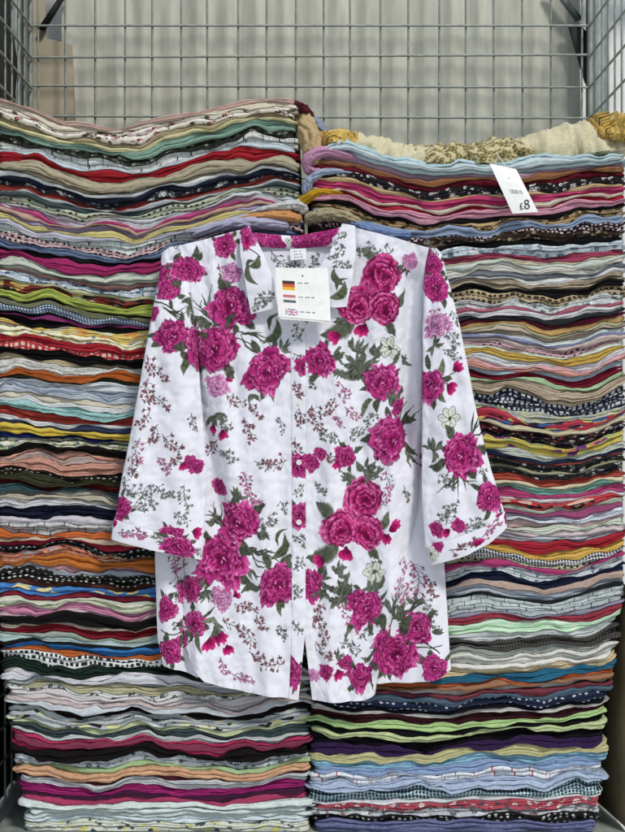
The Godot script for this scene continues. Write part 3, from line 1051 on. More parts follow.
# ------------------------------------------------------------------ printing the blouse cloth
class Canvas:
	var data: PackedByteArray
	var w: int
	var h: int
	var ox: float
	var oy: float
	const S := 3.0
	var rg := RandomNumberGenerator.new()
	var nz := FastNoiseLite.new()

	func _init(x0: float, y0: float, x1: float, y1: float, base: Color) -> void:
		ox = x0
		oy = y0
		w = int((x1 - x0) * S)
		h = int((y1 - y0) * S)
		data = PackedByteArray()
		data.resize(w * h * 3)
		nz.frequency = 1.0
		for j in h:
			for i in w:
				var k := (j * w + i) * 3
				var q := 1.0 + 0.025 * nz.get_noise_2d(i * 0.02, j * 0.02) + 0.02 * nz.get_noise_2d(i * 0.5, j * 0.5)
				data[k] = clampi(int(base.r8 * q), 0, 255)
				data[k + 1] = clampi(int(base.g8 * q), 0, 255)
				data[k + 2] = clampi(int(base.b8 * q), 0, 255)

	func hit(x: float, y: float, r: float) -> bool:
		var X := (x - ox) * S
		var Y := (y - oy) * S
		var R := r * S
		return X > -R and Y > -R and X < w + R and Y < h + R

	func mixpx(i: int, j: int, c: Color, a: float) -> void:
		var k := (j * w + i) * 3
		data[k] = int(data[k] + (c.r8 - data[k]) * a)
		data[k + 1] = int(data[k + 1] + (c.g8 - data[k + 1]) * a)
		data[k + 2] = int(data[k + 2] + (c.b8 - data[k + 2]) * a)

	# one petal: from (x, y) outwards along ang; dark at its root, paler at its scalloped tip
	func petal(x: float, y: float, ang: float, ln: float, wd: float, dark: Color, mid: Color, tip: Color, teeth: float, al := 1.0) -> void:
		var X := (x - ox) * S
		var Y := (y - oy) * S
		var L := ln * S
		var B := wd * S * 0.5
		var ca := cos(ang)
		var sa := sin(ang)
		var cx := X + ca * L * 0.5
		var cy := Y + sa * L * 0.5
		var ex := absf(ca) * L * 0.62 + absf(sa) * B * 1.15 + 2.0
		var ey := absf(sa) * L * 0.62 + absf(ca) * B * 1.15 + 2.0
		var plain := al < 1.0
		var ph := rg.randf() * 6.0
		var n1 := rg.randf() * 50.0
		for j in range(maxi(0, int(cy - ey)), mini(h, int(cy + ey) + 1)):
			for i in range(maxi(0, int(cx - ex)), mini(w, int(cx + ex) + 1)):
				var dx := i - X
				var dy := j - Y
				var u := (dx * ca + dy * sa) / L
				var q := (dy * ca - dx * sa) / B
				if u < -0.02 or u > 1.12:
					continue
				var rim := 1.0 - 0.36 * q * q + teeth * (sin(q * 6.5 + ph) * 0.5 + sin(q * 13.0 + ph * 2.0) * 0.35)
				var prof := sqrt(clampf(u * 1.7 + 0.06, 0.0, 1.0))
				var d := minf((rim - u) * L, (prof - absf(q)) * B)
				var a := clampf(d + 0.5, 0.0, 1.0)
				if a <= 0.0:
					continue
				if plain:
					mixpx(i, j, dark, a * al)
					continue
				var t := clampf(u / maxf(rim, 0.1), 0.0, 1.0)
				var vein := 0.5 + 0.5 * sin(q * 11.0 + ph + 1.5 * nz.get_noise_2d(i * 0.06 + n1, j * 0.06))
				var k := t * t * 0.88 + 0.32 * vein * t + 0.30 * nz.get_noise_2d(i * 0.09 + n1, j * 0.09)
				var c: Color
				if k < 0.42:
					c = dark.lerp(mid, clampf(k / 0.42, 0.0, 1.0))
				else:
					c = mid.lerp(tip, clampf((k - 0.42) / 0.62, 0.0, 1.0))
				if d < 1.6:
					c = c.lerp(dark, 0.45 * (1.0 - d / 1.6))
				mixpx(i, j, c, a * al)

	func blob(x: float, y: float, rx: float, ry: float, ang: float, c: Color, al := 1.0) -> void:
		var X := (x - ox) * S
		var Y := (y - oy) * S
		var A := maxf(rx * S, 0.7)
		var B := maxf(ry * S, 0.7)
		var R := maxf(A, B) + 1.0
		var ca := cos(ang)
		var sa := sin(ang)
		for j in range(maxi(0, int(Y - R)), mini(h, int(Y + R) + 2)):
			for i in range(maxi(0, int(X - R)), mini(w, int(X + R) + 2)):
				var dx := i - X
				var dy := j - Y
				var u := (dx * ca + dy * sa) / A
				var q := (dy * ca - dx * sa) / B
				var d := (1.0 - sqrt(u * u + q * q)) * minf(A, B)
				if d > -0.5:
					mixpx(i, j, c, clampf(d + 0.5, 0.0, 1.0) * al)

	func stroke(x0: float, y0: float, x1: float, y1: float, bend: float, r0: float, r1: float, c: Color, al := 1.0) -> void:
		var ln := Vector2(x1 - x0, y1 - y0).length()
		var n := maxi(3, int(ln * S / maxf(0.9, minf(r0, r1) * S * 0.7)))
		var nx := -(y1 - y0) / maxf(ln, 0.01)
		var ny := (x1 - x0) / maxf(ln, 0.01)
		for k in n + 1:
			var t := k / float(n)
			var o := bend * ln * 4.0 * t * (1.0 - t)
			blob(lerpf(x0, x1, t) + nx * o, lerpf(y0, y1, t) + ny * o, lerpf(r0, r1, t), lerpf(r0, r1, t), 0.0, c, al)

	# a leaf along a bent midline, with a paler vein
	func leaf(x0: float, y0: float, x1: float, y1: float, wd: float, bend: float, c: Color, c2: Color) -> void:
		var ln := Vector2(x1 - x0, y1 - y0).length()
		var nx := -(y1 - y0) / maxf(ln, 0.01)
		var ny := (x1 - x0) / maxf(ln, 0.01)
		var n := maxi(6, int(ln * S / 1.6))
		for k in n + 1:
			var t := k / float(n)
			var o := bend * ln * (4.0 * t * (1.0 - t))
			var r := wd * 0.5 * pow(sin(PI * clampf(pow(t, 0.8), 0.02, 0.99)), 0.8)
			var cc := c.lerp(c2, clampf(0.3 + 0.9 * nz.get_noise_2d(t * 4.0 + x0, y0), 0.0, 0.6))
			var ang := atan2(y1 - y0, x1 - x0)
			blob(lerpf(x0, x1, t) + nx * o, lerpf(y0, y1, t) + ny * o, 0.6, maxf(r, 0.25), ang, cc)
		if wd > 3.0:
			for k in n + 1:
				var t := k / float(n)
				var o := bend * ln * (4.0 * t * (1.0 - t))
				blob(lerpf(x0, x1, t) + nx * o, lerpf(y0, y1, t) + ny * o, 0.25, 0.25, 0.0, c2, 0.8)
			var ribs := int(ln / 3.0)
			for k in ribs:
				var t := (k + 0.7) / (ribs + 0.5)
				var o := bend * ln * (4.0 * t * (1.0 - t))
				var cx := lerpf(x0, x1, t) + nx * o
				var cy := lerpf(y0, y1, t) + ny * o
				var r := wd * 0.42 * sin(PI * t)
				var fx := (x1 - x0) / ln
				var fy := (y1 - y0) / ln
				for s in [-1.0, 1.0]:
					stroke(cx, cy, cx + nx * r * s + fx * r * 0.8, cy + ny * r * s + fy * r * 0.8, 0.0, 0.18, 0.14, c2, 0.7)

	func peony(x: float, y: float, r: float, rot: float, pale := false) -> void:
		r *= 1.25
		if not hit(x, y, r * 1.4):
			return
		rg.seed = int(x * 37.0 + y * 911.0)
		var dark := Color8(84, 8, 48)
		var mid := Color8(156, 24, 98)
		var tip := Color8(226, 124, 182)
		if pale:
			dark = Color8(128, 60, 108)
			mid = Color8(196, 124, 172)
			tip = Color8(238, 208, 228)
		# a bloom seen half from the side: short towards lean, long away from it
		var lean := rot * 3.0 + rg.randf() * 1.5
		var squash := rg.randf_range(0.2, 0.34)
		var ox2 := cos(lean) * r * 0.14
		var oy2 := sin(lean) * r * 0.14
		if r > 13.0 and not pale:
			for i in 5:
				var la := rot * 2.0 + (i + rg.randf_range(-0.4, 0.4)) * TAU / 5.0
				var ll := r * rg.randf_range(1.05, 1.42)
				leaf(x + cos(la) * r * 0.6, y + sin(la) * r * 0.6, x + cos(la) * ll, y + sin(la) * ll, r * rg.randf_range(0.2, 0.4), rg.randf_range(-0.2, 0.2), Color8(46, 50, 40), Color8(98, 102, 84))
		var rings := [[6, 0.0, 1.10, 0.78], [5, 0.4, 0.90, 0.86], [5, 0.1, 0.66, 0.76], [4, 0.6, 0.46, 0.60], [3, 0.2, 0.28, 0.40]]
		for k in rings.size():
			var g: Array = rings[k]
			var shift := k / 3.0
			for i in int(g[0]):
				if k == 0 and rg.randf() < 0.12:
					continue
				var a: float = rot + g[1] + (i + rg.randf_range(-0.3, 0.3)) * TAU / g[0]
				var ln: float = r * g[2] * rg.randf_range(0.74, 1.14) * (1.0 - squash * pow(absf(sin((a - lean) * 0.5)), 2.0) * (1.3 if k < 3 else 0.4))
				var wd: float = r * g[3] * rg.randf_range(0.75, 1.2)
				var px := x + ox2 * shift + cos(a) * r * 0.03
				var py := y + oy2 * shift + sin(a) * r * 0.03
				var tone := rg.randf_range(-0.28, 0.22)
				var m2 := mid.darkened(-tone) if tone < 0.0 else mid.lightened(tone * 0.35)
				var t2 := tip.lerp(mid, rg.randf_range(0.0, 0.75))
				if k > 0:
					petal(px, py, a, ln * 1.06, wd * 1.14, dark, dark, dark, 0.10, 0.6)
				petal(px, py, a, ln, wd, dark, m2, t2, 0.13)
		for i in 6:
			blob(x + ox2 + rg.randf_range(-0.14, 0.14) * r, y + oy2 + rg.randf_range(-0.12, 0.12) * r, r * 0.06, r * 0.03, rg.randf() * 3.0, dark if i % 2 == 0 else tip)

	func rose(x: float, y: float, r: float, rot: float) -> void:
		if not hit(x, y, r * 1.4):
			return
		r *= 1.06
		rg.seed = int(x * 53.0 + y * 701.0)
		var dark := Color8(88, 6, 46)
		var mid := Color8(162, 22, 92)
		var tip := Color8(228, 126, 178)
		var cx := x
		var cy := y
		var g0 := [[5, 0.0, 1.04, 1.2], [4, 0.5, 0.88, 1.25], [3, 0.15, 0.72, 1.2], [3, 1.1, 0.56, 1.0], [3, 0.3, 0.42, 0.74], [2, 0.9, 0.27, 0.5]]
		for k in g0.size():
			var g: Array = g0[k]
			cx = x + cos(rot) * r * 0.05 * k
			cy = y + sin(rot) * r * 0.05 * k
			for i in int(g[0]):
				var a: float = rot + g[1] + (i + rg.randf_range(-0.34, 0.34)) * TAU / g[0]
				var ln: float = r * g[2] * rg.randf_range(0.82, 1.1)
				var wd: float = r * g[3] * rg.randf_range(0.85, 1.15)
				if k > 0:
					petal(cx, cy, a, ln * 1.06, wd * 1.08, dark, dark, dark, 0.03, 0.65)
				petal(cx + rg.randf_range(-0.09, 0.09) * r, cy + rg.randf_range(-0.09, 0.09) * r, a, ln, wd, dark, mid.lerp(dark, rg.randf_range(0.0, 0.25)), tip.lerp(mid, rg.randf_range(-0.1, 0.5)), 0.07)
		blob(cx, cy, r * 0.07, r * 0.05, rot, dark)

	func bud(x: float, y: float, r: float, ang: float) -> void:
		if not hit(x, y, r * 2.5):
			return
		rg.seed = int(x * 91.0 + y * 77.0)
		var g := Color8(58, 62, 48)
		for s in [-0.7, 0.0, 0.7]:
			leaf(x - cos(ang) * r * 1.2, y - sin(ang) * r * 1.2, x + cos(ang + s) * r * 0.6, y + sin(ang + s) * r * 0.6, r * 0.5, 0.1 * s, g, Color8(104, 108, 88))
		for s in [-0.55, 0.5, 0.0]:
			petal(x - cos(ang) * r, y - sin(ang) * r, ang + s, r * 2.0, r * 1.1, Color8(96, 6, 52), Color8(168, 16, 90), Color8(208, 70, 138), 0.06)

	# a thin twig with small leaves and florets
	func sprig(x: float, y: float, size: float, ang: float, tint: int) -> void:
		if not hit(x, y, size * 1.4):
			return
		rg.seed = int(x * 13.0 + y * 1709.0)
		var inks := [Color8(44, 46, 44), Color8(96, 98, 92), Color8(140, 142, 136)]
		if tint == 1:
			inks = [Color8(74, 34, 48), Color8(150, 78, 112), Color8(196, 138, 168)]
		elif tint == 2:
			inks = [Color8(50, 46, 46), Color8(122, 50, 66), Color8(120, 116, 110)]
		size *= 1.5
		var sx := x - cos(ang) * size * 0.5
		var sy := y - sin(ang) * size * 0.5
		# a bent main twig with side twigs, each ending in a floret or a few leaves
		var bend := rg.randf_range(-0.18, 0.18)
		var nx := -sin(ang)
		var ny := cos(ang)
		stroke(sx, sy, sx + cos(ang) * size, sy + sin(ang) * size, bend, 0.34, 0.2, inks[0], 0.8)
		var n := int(size / 1.9)
		for k in n:
			var t := (k + rg.randf()) / n
			var o := bend * size * 4.0 * t * (1.0 - t)
			var bx := sx + cos(ang) * size * t + nx * o
			var by := sy + sin(ang) * size * t + ny * o
			var side := 1.0 if k % 2 == 0 else -1.0
			var a := ang + side * rg.randf_range(0.5, 1.2)
			var ln := size * rg.randf_range(0.14, 0.36) * (1.1 - 0.5 * t)
			var ex := bx + cos(a) * ln
			var ey := by + sin(a) * ln
			stroke(bx, by, ex, ey, rg.randf_range(-0.15, 0.15), 0.24, 0.18, inks[0], 0.7)
			var kind := rg.randf()
			if kind < 0.36:
				for q in 3:
					var la := a + (q - 1) * 0.9 + rg.randf_range(-0.3, 0.3)
					leaf(ex, ey, ex + cos(la) * rg.randf_range(1.8, 3.4), ey + sin(la) * rg.randf_range(1.8, 3.4), rg.randf_range(1.0, 1.7), 0.1, inks[rg.randi() % 2], inks[2])
				leaf(bx, by, bx + cos(a + 0.8) * 4.0, by + sin(a + 0.8) * 4.0, 1.9, 0.1, inks[1], inks[2])
			elif kind < 0.72:
				for q in 5:
					var fa := q * TAU / 5.0 + k
					blob(ex + cos(fa) * 1.15, ey + sin(fa) * 1.15, 0.85, 0.65, fa, inks[1] if q % 2 == 0 else inks[2], 0.85)
				blob(ex, ey, 0.55, 0.55, 0.0, inks[0])
			else:
				blob(ex, ey, rg.randf_range(0.6, 1.1), rg.randf_range(0.5, 0.9), a, inks[0], 0.9)

	# dark olive foliage fanning out from one point
	func foliage(x: float, y: float, r: float, n: int, a0: float, spread: float) -> void:
		if not hit(x, y, r * 1.4):
			return
		rg.seed = int(x * 19.0 + y * 223.0)
		for k in n:
			var a := a0 + spread * ((k + rg.randf_range(-0.3, 0.3)) / maxf(1.0, n - 1.0) - 0.5)
			var ln := r * rg.randf_range(0.65, 1.15)
			var g := Color8(40, 44, 38).lerp(Color8(80, 84, 70), rg.randf())
			var bx := x + rg.randf_range(-0.15, 0.15) * r
			var by := y + rg.randf_range(-0.15, 0.15) * r
			leaf(bx, by, bx + cos(a) * ln, by + sin(a) * ln, r * rg.randf_range(0.22, 0.38), rg.randf_range(-0.15, 0.15), g, Color8(122, 126, 112))

	# long thin blades of grass
	func blades(x: float, y: float, r: float, n: int, a0: float, spread: float) -> void:
		if not hit(x, y, r * 1.4):
			return
		rg.seed = int(x * 29.0 + y * 331.0)
		for k in n:
			var a := a0 + spread * ((k + rg.randf_range(-0.3, 0.3)) / maxf(1.0, n - 1.0) - 0.5)
			var ln := r * rg.randf_range(0.7, 1.15)
			leaf(x, y, x + cos(a) * ln, y + sin(a) * ln, rg.randf_range(1.3, 2.4), rg.randf_range(-0.25, 0.25), Color8(48, 52, 44), Color8(100, 104, 90))

	# a flower drawn in outline only
	func outlined(x: float, y: float, r: float) -> void:
		if not hit(x, y, r * 1.4):
			return
		rg.seed = int(x * 7.0 + y * 97.0)
		for i in 6:
			var a := i * TAU / 6.0 + rg.randf_range(-0.2, 0.2)
			var q := r * rg.randf_range(0.45, 0.6)
			blob(x + cos(a) * q, y + sin(a) * q, r * 0.5, r * 0.36, a, Color8(104, 106, 96))
			blob(x + cos(a) * q, y + sin(a) * q, r * 0.44, r * 0.30, a, Color8(212, 214, 204))
			stroke(x, y, x + cos(a) * r * 0.8, y + sin(a) * r * 0.8, 0.1, 0.2, 0.15, Color8(90, 90, 82), 0.8)
		blob(x, y, r * 0.2, r * 0.2, 0.0, Color8(84, 82, 66))

	# the curled dark leaf with a long tip
	func curl(x0: float, y0: float, x1: float, y1: float, wd: float, bend: float) -> void:
		if not hit((x0 + x1) * 0.5, (y0 + y1) * 0.5, 24.0):
			return
		var mx := (x0 + x1) * 0.5
		var my := (y0 + y1) * 0.5
		leaf(x0, y0, x1, y1, wd, bend, Color8(56, 62, 46), Color8(112, 118, 92))
		leaf(mx, my, x1 + (x1 - mx) * 0.35, y1 + (y1 - my) * 0.35, wd * 0.45, -bend, Color8(50, 54, 42), Color8(104, 108, 88))

	func image() -> Image:
		# the dye takes unevenly in the weave
		for j in h:
			for i in w:
				var k := (j * w + i) * 3
				if data[k + 1] < 190:
					var q := 1.0 + 0.16 * nz.get_noise_2d(i * 0.35, j * 0.35) + 0.10 * nz.get_noise_2d(i * 0.05, j * 0.05)
					data[k] = clampi(int(data[k] * q) + 3, 0, 255)
					data[k + 1] = clampi(int(data[k + 1] * q) + 4, 0, 255)
					data[k + 2] = clampi(int(data[k + 2] * q) + 4, 0, 255)
		var im := Image.create_from_data(w, h, false, Image.FORMAT_RGB8, data)
		im.generate_mipmaps()
		return im

# everything printed on the cloth, in photo coordinates; which = letters of the cloth pieces it may fall on
func print_cloth(c: Canvas, which: String) -> void:
	var stem := Color8(50, 54, 44)
	if which == "body":
		# faint sprigs first, blooms over them
		for s in [[236, 386, 12, 0.8, 2], [206, 430, 13, 0.6, 0], [234, 470, 12, 0.3, 1], [214, 476, 11, 1.2, 2], [240, 588, 11, 1.0, 2], [212, 590, 12, 0.4, 2], [236, 622, 12, 0.4, 2], [204, 632, 11, 1.0, 1], [262, 402, 10, 1.3, 0], [262, 600, 10, 1.2, 0], [310, 384, 12, 2.0, 2], [330, 388, 11, 0.6, 1], [300, 580, 12, 2.0, 2], [334, 590, 12, 0.8, 1], [350, 600, 11, 2.2, 0], [352, 396, 11, 2.4, 0], [366, 470, 11, 1.8, 1], [384, 560, 14, 1.8, 1], [408, 552, 12, 1.2, 2], [410, 590, 11, 0.6, 0], [215, 376, 15, 0.3, 2], [228, 405, 15, 1.2, 2], [226, 458, 17, 1.4, 1], [255, 436, 15, 3.0, 2], [246, 491, 14, -0.6, 0],
				[224, 574, 14, 0.2, 2], [227, 603, 15, 1.2, 2], [252, 630, 15, 3.1, 2], [220, 643, 13, 0.4, 1], [204, 398, 12, 1.0, 0],
				[206, 255, 13, 1.0, 2], [262, 480, 8, 1.2, 0], [240, 438, 9, 0.2, 0], [188, 420, 14, 2.4, 2],
				[321, 370, 12, 1.3, 1], [297, 394, 17, 1.1, 2], [306, 410, 14, 0.5, 0], [322, 574, 12, 1.4, 1], [297, 596, 17, 1.1, 2],
				[304, 615, 15, 0.6, 2], [330, 612, 15, 0.3, 0], [358, 235, 14, 3.2, 0], [342, 232, 12, 2.8, 0], [336, 410, 12, -0.5, 0],
				[312, 432, 12, 0.6, 2], [350, 622, 10, -1.0, 0], [368, 455, 12, 1.2, 1], [388, 470, 9, 1.0, 0], [300, 460, 9, 0.6, 0],
				[390, 545, 22, 1.4, 1], [404, 572, 14, 1.0, 0], [356, 536, 9, -0.6, 0], [158, 553, 18, 1.5, 0], [157, 528, 12, 1.2, 1],
				[160, 590, 11, 0.8, 0], [318, 398, 8, 0.9, 1], [292, 360, 8, 1.4, 0]]:
			c.sprig(s[0], s[1], s[2], s[3], s[4])
		# first repeat of the large bouquet and the one below it
		for d in [Vector2(0, 0), Vector2(7, 206)]:
			var x: float = d.x
			var y: float = d.y
			c.blades(195 + x, 300 + y, 30, 6, -2.1, 0.9)
			c.blades(222 + x, 315 + y, 26, 4, 0.25, 0.7)
			c.stroke(214 + x, 312 + y, 252 + x, 326 + y, -0.08, 0.6, 0.45, stem)
			c.stroke(216 + x, 318 + y, 244 + x, 332 + y, -0.05, 0.5, 0.4, stem)
			c.curl(243 + x, 322 + y, 257 + x, 299 + y, 9, 0.28)
			c.leaf(258 + x, 353 + y, 254 + x, 378 + y, 7, 0.15, Color8(56, 60, 46), Color8(110, 114, 92))
			c.leaf(184 + x, 338 + y, 172 + x, 354 + y, 8, 0.1, Color8(56, 60, 46), Color8(110, 114, 92))
			c.foliage(206 + x, 268 + y, 13, 5, -1.0, 2.0)
			c.peony(194 + x, 362 + y, 11, 0.3, true)
			c.bud(209 + x, 357 + y, 3.5, -0.6)
			c.foliage(190 + x, 392 + y, 15, 6, 1.2, 2.2)
			c.bud(201 + x, 411 + y, 5, 1.4)
			c.bud(189 + x, 405 + y, 4, 2.0)
			c.peony(215 + x, 289 + y, 20, 0.8)
			c.peony(247 + x, 346 + y, 20, 0.1)
			c.peony(195 + x, 323 + y, 23, 0.4)
		c.peony(163, 321, 17, 1.2)
		c.peony(172, 250, 13, 0.4)
		c.peony(210, 228, 11, 0.6)
		c.peony(196, 463, 9, 0.5)
		c.peony(171, 558, 11, 0.9)
		c.peony(174, 590, 13, 0.2)
		c.bud(189, 615, 6, 1.9)
		c.bud(203, 606, 5, 0.4)
		c.leaf(178, 598, 182, 620, 5, 0.1, Color8(62, 66, 52), Color8(120, 124, 100))
		c.leaf(184, 590, 200, 596, 5, -0.1, Color8(80, 84, 70), Color8(140, 144, 120))
		c.peony(213, 253, 9, 0.2, true)
		# rose bouquet and its repeat below
		for d in [Vector2(0, 0), Vector2(-14, 214)]:
			var x: float = d.x
			var y: float = d.y
			c.leaf(334 + x, 300 + y, 299 + x, 316 + y, 16, -0.1, Color8(96, 100, 84), Color8(58, 62, 50))
			c.leaf(326 + x, 276 + y, 309 + x, 262 + y, 14, 0.1, Color8(98, 102, 86), Color8(58, 62, 50))
			c.leaf(364 + x, 300 + y, 374 + x, 316 + y, 8, 0.1, Color8(88, 92, 76), Color8(56, 60, 48))
			c.leaf(372 + x, 290 + y, 384 + x, 270 + y, 8, 0.1, Color8(66, 70, 56), Color8(120, 124, 104))
			c.leaf(352 + x, 244 + y, 338 + x, 232 + y, 8, 0.0, Color8(70, 74, 60), Color8(124, 128, 108))
			c.foliage(340 + x, 352 + y, 22, 12, -1.2, 4.6)
			c.foliage(334 + x, 332 + y, 14, 6, -1.6, 2.0)
			c.outlined(368 + x, 328 + y, 11)
			c.leaf(352 + x, 376 + y, 341 + x, 394 + y, 6, 0.15, Color8(62, 66, 52), Color8(118, 122, 100))
			c.leaf(371 + x, 344 + y, 378 + x, 330 + y, 5, 0.1, Color8(62, 66, 52), Color8(118, 122, 100))
			c.foliage(313 + x, 334 + y, 13, 5, 0.4, 2.6)
			c.bud(340 + x, 311 + y, 6.5, 1.8)
			c.bud(312 + x, 318 + y, 6, 2.6)
			c.peony(301 + x, 339 + y, 15, 0.5)
			c.peony(363 + x, 363 + y, 17, 1.0)
			c.rose(357 + x, 257 + y, 20, 0.2)
			c.rose(333 + x, 286 + y, 18, 0.9)
			c.rose(362 + x, 289 + y, 17, 1.6)
		for q in [[232, 262, 12, 0.4], [262, 330, 11, -0.6], [180, 300, 12, 2.6], [232, 372, 10, 1.0], [322, 300, 12, 2.4], [350, 332, 14, -0.4], [384, 345, 12, -1.0], [318, 350, 11, 1.2], [392, 430, 12, 0.6], [356, 440, 11, 2.2], [330, 450, 11, 2.6], [300, 560, 11, 1.6], [350, 560, 13, -0.8], [392, 570, 12, -1.4], [360, 630, 10, 2.0], [190, 498, 11, -2.2], [240, 508, 11, -0.6], [268, 536, 9, -0.8], [186, 560, 11, 1.8], [164, 600, 9, 0.6], [318, 625, 9, -1.0], [228, 540, 10, 0.8]]:
			c.foliage(q[0], q[1], q[2], 5, q[3], 1.9)
		c.foliage(384, 250, 12, 8, 0.0, 6.0)
		c.peony(388, 243, 8, 0.4, true)
		c.foliage(372, 382, 16, 6, -1.2, 2.0)
		c.blades(384, 400, 26, 5, -0.9, 1.2)
		c.peony(374, 412, 21, 0.3)
		c.peony(380, 385, 8, 0.8)
		c.peony(327, 432, 11, 0.6)
		c.peony(300, 428, 6, 0.6)
		c.bud(316, 440, 4, 2.0)
		c.foliage(346, 446, 16, 7, -0.4, 3.6)
		c.peony(290, 437, 8, 0.4)
		c.bud(377, 500, 6, -0.4)
		c.bud(366, 510, 5, 1.9)
		c.foliage(374, 582, 18, 8, -1.2, 2.6)
		c.blades(385, 585, 22, 4, -0.6, 1.0)
		c.stroke(392, 605, 418, 614, -0.08, 0.7, 0.5, stem)
		c.stroke(388, 610, 420, 606, 0.06, 0.6, 0.4, stem)
		c.peony(396, 593, 16, 0.9)
		c.peony(375, 613, 21, 0.2)
		c.peony(414, 627, 13, 0.5)
		c.peony(307, 636, 8, 0.7)
		c.peony(327, 628, 7, 0.1)
		c.peony(342, 641, 12, 0.4)
		c.peony(291, 641, 7, 0.2, true)
		c.bud(319, 640, 5, 1.2)
		c.peony(146, 570, 11, 0.3)
		c.peony(153, 613, 12, 0.8)
		c.stroke(142, 592, 162, 596, 0.1, 0.6, 0.4, stem)
	elif which == "sleeve_a":
		for s in [[150, 380, 12, 0.6, 2], [145, 410, 12, 1.8, 2], [152, 440, 13, 1.0, 1], [118, 458, 11, 1.2, 0], [154, 462, 12, 0.4, 0], [182, 400, 11, 1.4, 2], [126, 478, 12, 0.2, 0], [140, 345, 14, 1.2, 2], [139, 368, 15, 1.4, 2], [134, 395, 12, 2.2, 2], [162, 417, 16, 0.6, 2], [130, 425, 15, 1.6, 1],
				[124, 440, 13, 1.4, 2], [132, 462, 17, -0.3, 0], [138, 476, 12, 0.6, 0], [176, 470, 15, 1.4, 0], [170, 490, 12, 0.8, 0],
				[168, 436, 12, 0.4, 2], [152, 352, 10, 0.8, 2]]:
			c.sprig(s[0], s[1], s[2], s[3], s[4])
		c.blades(152, 290, 22, 4, 0.4, 0.7)
		c.stroke(142, 284, 172, 300, -0.08, 0.7, 0.5, stem)
		c.foliage(186, 282, 16, 6, 2.6, 2.0)
		c.peony(163, 321, 17, 1.2)
		c.peony(195, 323, 23, 0.4)
		c.peony(156, 256, 15, 0.3)
		c.peony(158, 274, 11, 0.9)
		c.peony(172, 250, 13, 0.4)
		c.leaf(176, 342, 172, 352, 7, 0.1, Color8(56, 60, 46), Color8(110, 114, 92))
		c.peony(142, 294, 7, 0.2)
		c.peony(178, 436, 6, 0.3)
		c.peony(186, 443, 7, 0.9)
		c.bud(172, 441, 3.5, 1.6)
		c.peony(112, 478, 11, 0.6)
		c.peony(160, 507, 11, 0.4)
		c.bud(186, 505, 5, 0.3)
	elif which == "sleeve_b":
		for s in [[417, 486, 14, -1.2, 0], [408, 486, 10, -0.8, 0], [440, 498, 12, -0.4, 0], [420, 320, 12, 1.0, 0], [418, 335, 11, 0.6, 0],
				[413, 455, 12, 0.8, 0], [450, 448, 9, 1.2, 0], [405, 300, 13, 1.0, 1], [424, 300, 9, 1.0, 0]]:
			c.sprig(s[0], s[1], s[2], s[3], s[4])
		c.leaf(403, 362, 411, 338, 7, 0.1, Color8(84, 88, 72), Color8(130, 134, 112))
		c.leaf(404, 366, 413, 380, 7, 0.1, Color8(74, 78, 62), Color8(120, 124, 102))
		c.stroke(402, 358, 425, 350, 0.1, 0.6, 0.4, stem)
		c.stroke(404, 362, 420, 364, -0.1, 0.5, 0.4, stem)
		c.foliage(402, 326, 11, 6, 0.4, 4.0)
		c.peony(405, 306, 12, 0.3, true)
		c.peony(399, 360, 15, 0.6)
		c.bud(426, 347, 5, -0.6)
		c.bud(420, 367, 5.5, 0.6)
		c.outlined(417, 395, 11)
		c.foliage(402, 424, 14, 8, -0.6, 4.4)
		c.blades(425, 442, 28, 7, 1.5, 1.8)
		c.blades(440, 412, 22, 4, -1.0, 0.8)
		c.peony(428, 428, 20, 0.3)
		c.peony(403, 248, 12, 0.4)
		c.peony(407, 271, 14, 0.9)
		c.peony(394, 236, 8, 0.3)
		c.peony(458, 470, 14, 0.4)
		c.peony(404, 498, 7, 0.2)
		c.peony(427, 496, 7, 0.7)
		c.bud(413, 503, 4, 2.6)
		c.peony(467, 489, 6, 0.1)
	elif which == "cuff_a":
		c.sprig(46, 5, 10, 0.6, 0)
		c.sprig(24, 9, 13, -0.2, 1)
		c.peony(57, 8, 11, 0.4)
		c.sprig(72, 11, 9, 0.4, 0)
		c.bud(7, 3, 4, -1.4)
	elif which == "cuff_b":
		c.outlined(10, 9, 8)
		c.sprig(36, 10, 12, 0.1, 2)
		c.sprig(56, 9, 12, -0.2, 1)
		c.bud(46, 12, 3.5, -1.0)
		c.peony(78, 6, 6, 0.1)
		c.peony(20, 2, 5, 0.3)
	elif which == "placket":
		for y in range(310, 420, 27):
			c.sprig(277 + (y % 3), y, 11, 1.2 + 0.4 * sin(y), 2 if y % 32 < 16 else 0)
		for y in [460, 508, 530, 556, 590]:
			c.sprig(278, y, 10, 1.4 + sin(y), 0 if y % 2 == 0 else 2)
		c.peony(277, 437, 12, 0.4)
		c.peony(280, 484, 11, 0.8)
		c.peony(284, 342, 9, 0.5)
		c.peony(271, 632, 13, 0.2)
	elif which == "collar_a":
		c.sprig(14, 68, 11, 0.2, 0)
		c.sprig(8, 75, 8, 0.1, 0)
		c.curl(20, 30, 6, 36, 8, -0.3)
		c.leaf(7, 33, 11, 55, 6, 0.25, Color8(56, 62, 46), Color8(106, 110, 90))
		c.stroke(6, 18, 21, 31, -0.1, 0.6, 0.5, stem)
		c.peony(14, 7, 11, 0.4)
		c.petal(14, 9, 2.0, 14, 8, Color8(100, 6, 54), Color8(170, 20, 94), Color8(206, 66, 134), 0.05)
	elif which == "collar_b":
		c.sprig(6, 27, 12, -0.9, 0)
		c.sprig(5, 14, 8, -0.5, 0)
		c.sprig(16, 38, 8, 0.4, 0)
		c.curl(9, 70, 20, 54, 9, 0.3)
		c.leaf(19, 57, 11, 43, 6, -0.2, Color8(60, 64, 50), Color8(112, 116, 94))
	elif which == "band":
		for x in [6, 17, 28, 50, 58, 66, 74]:
			c.peony(x, 7, 10, x * 0.7)
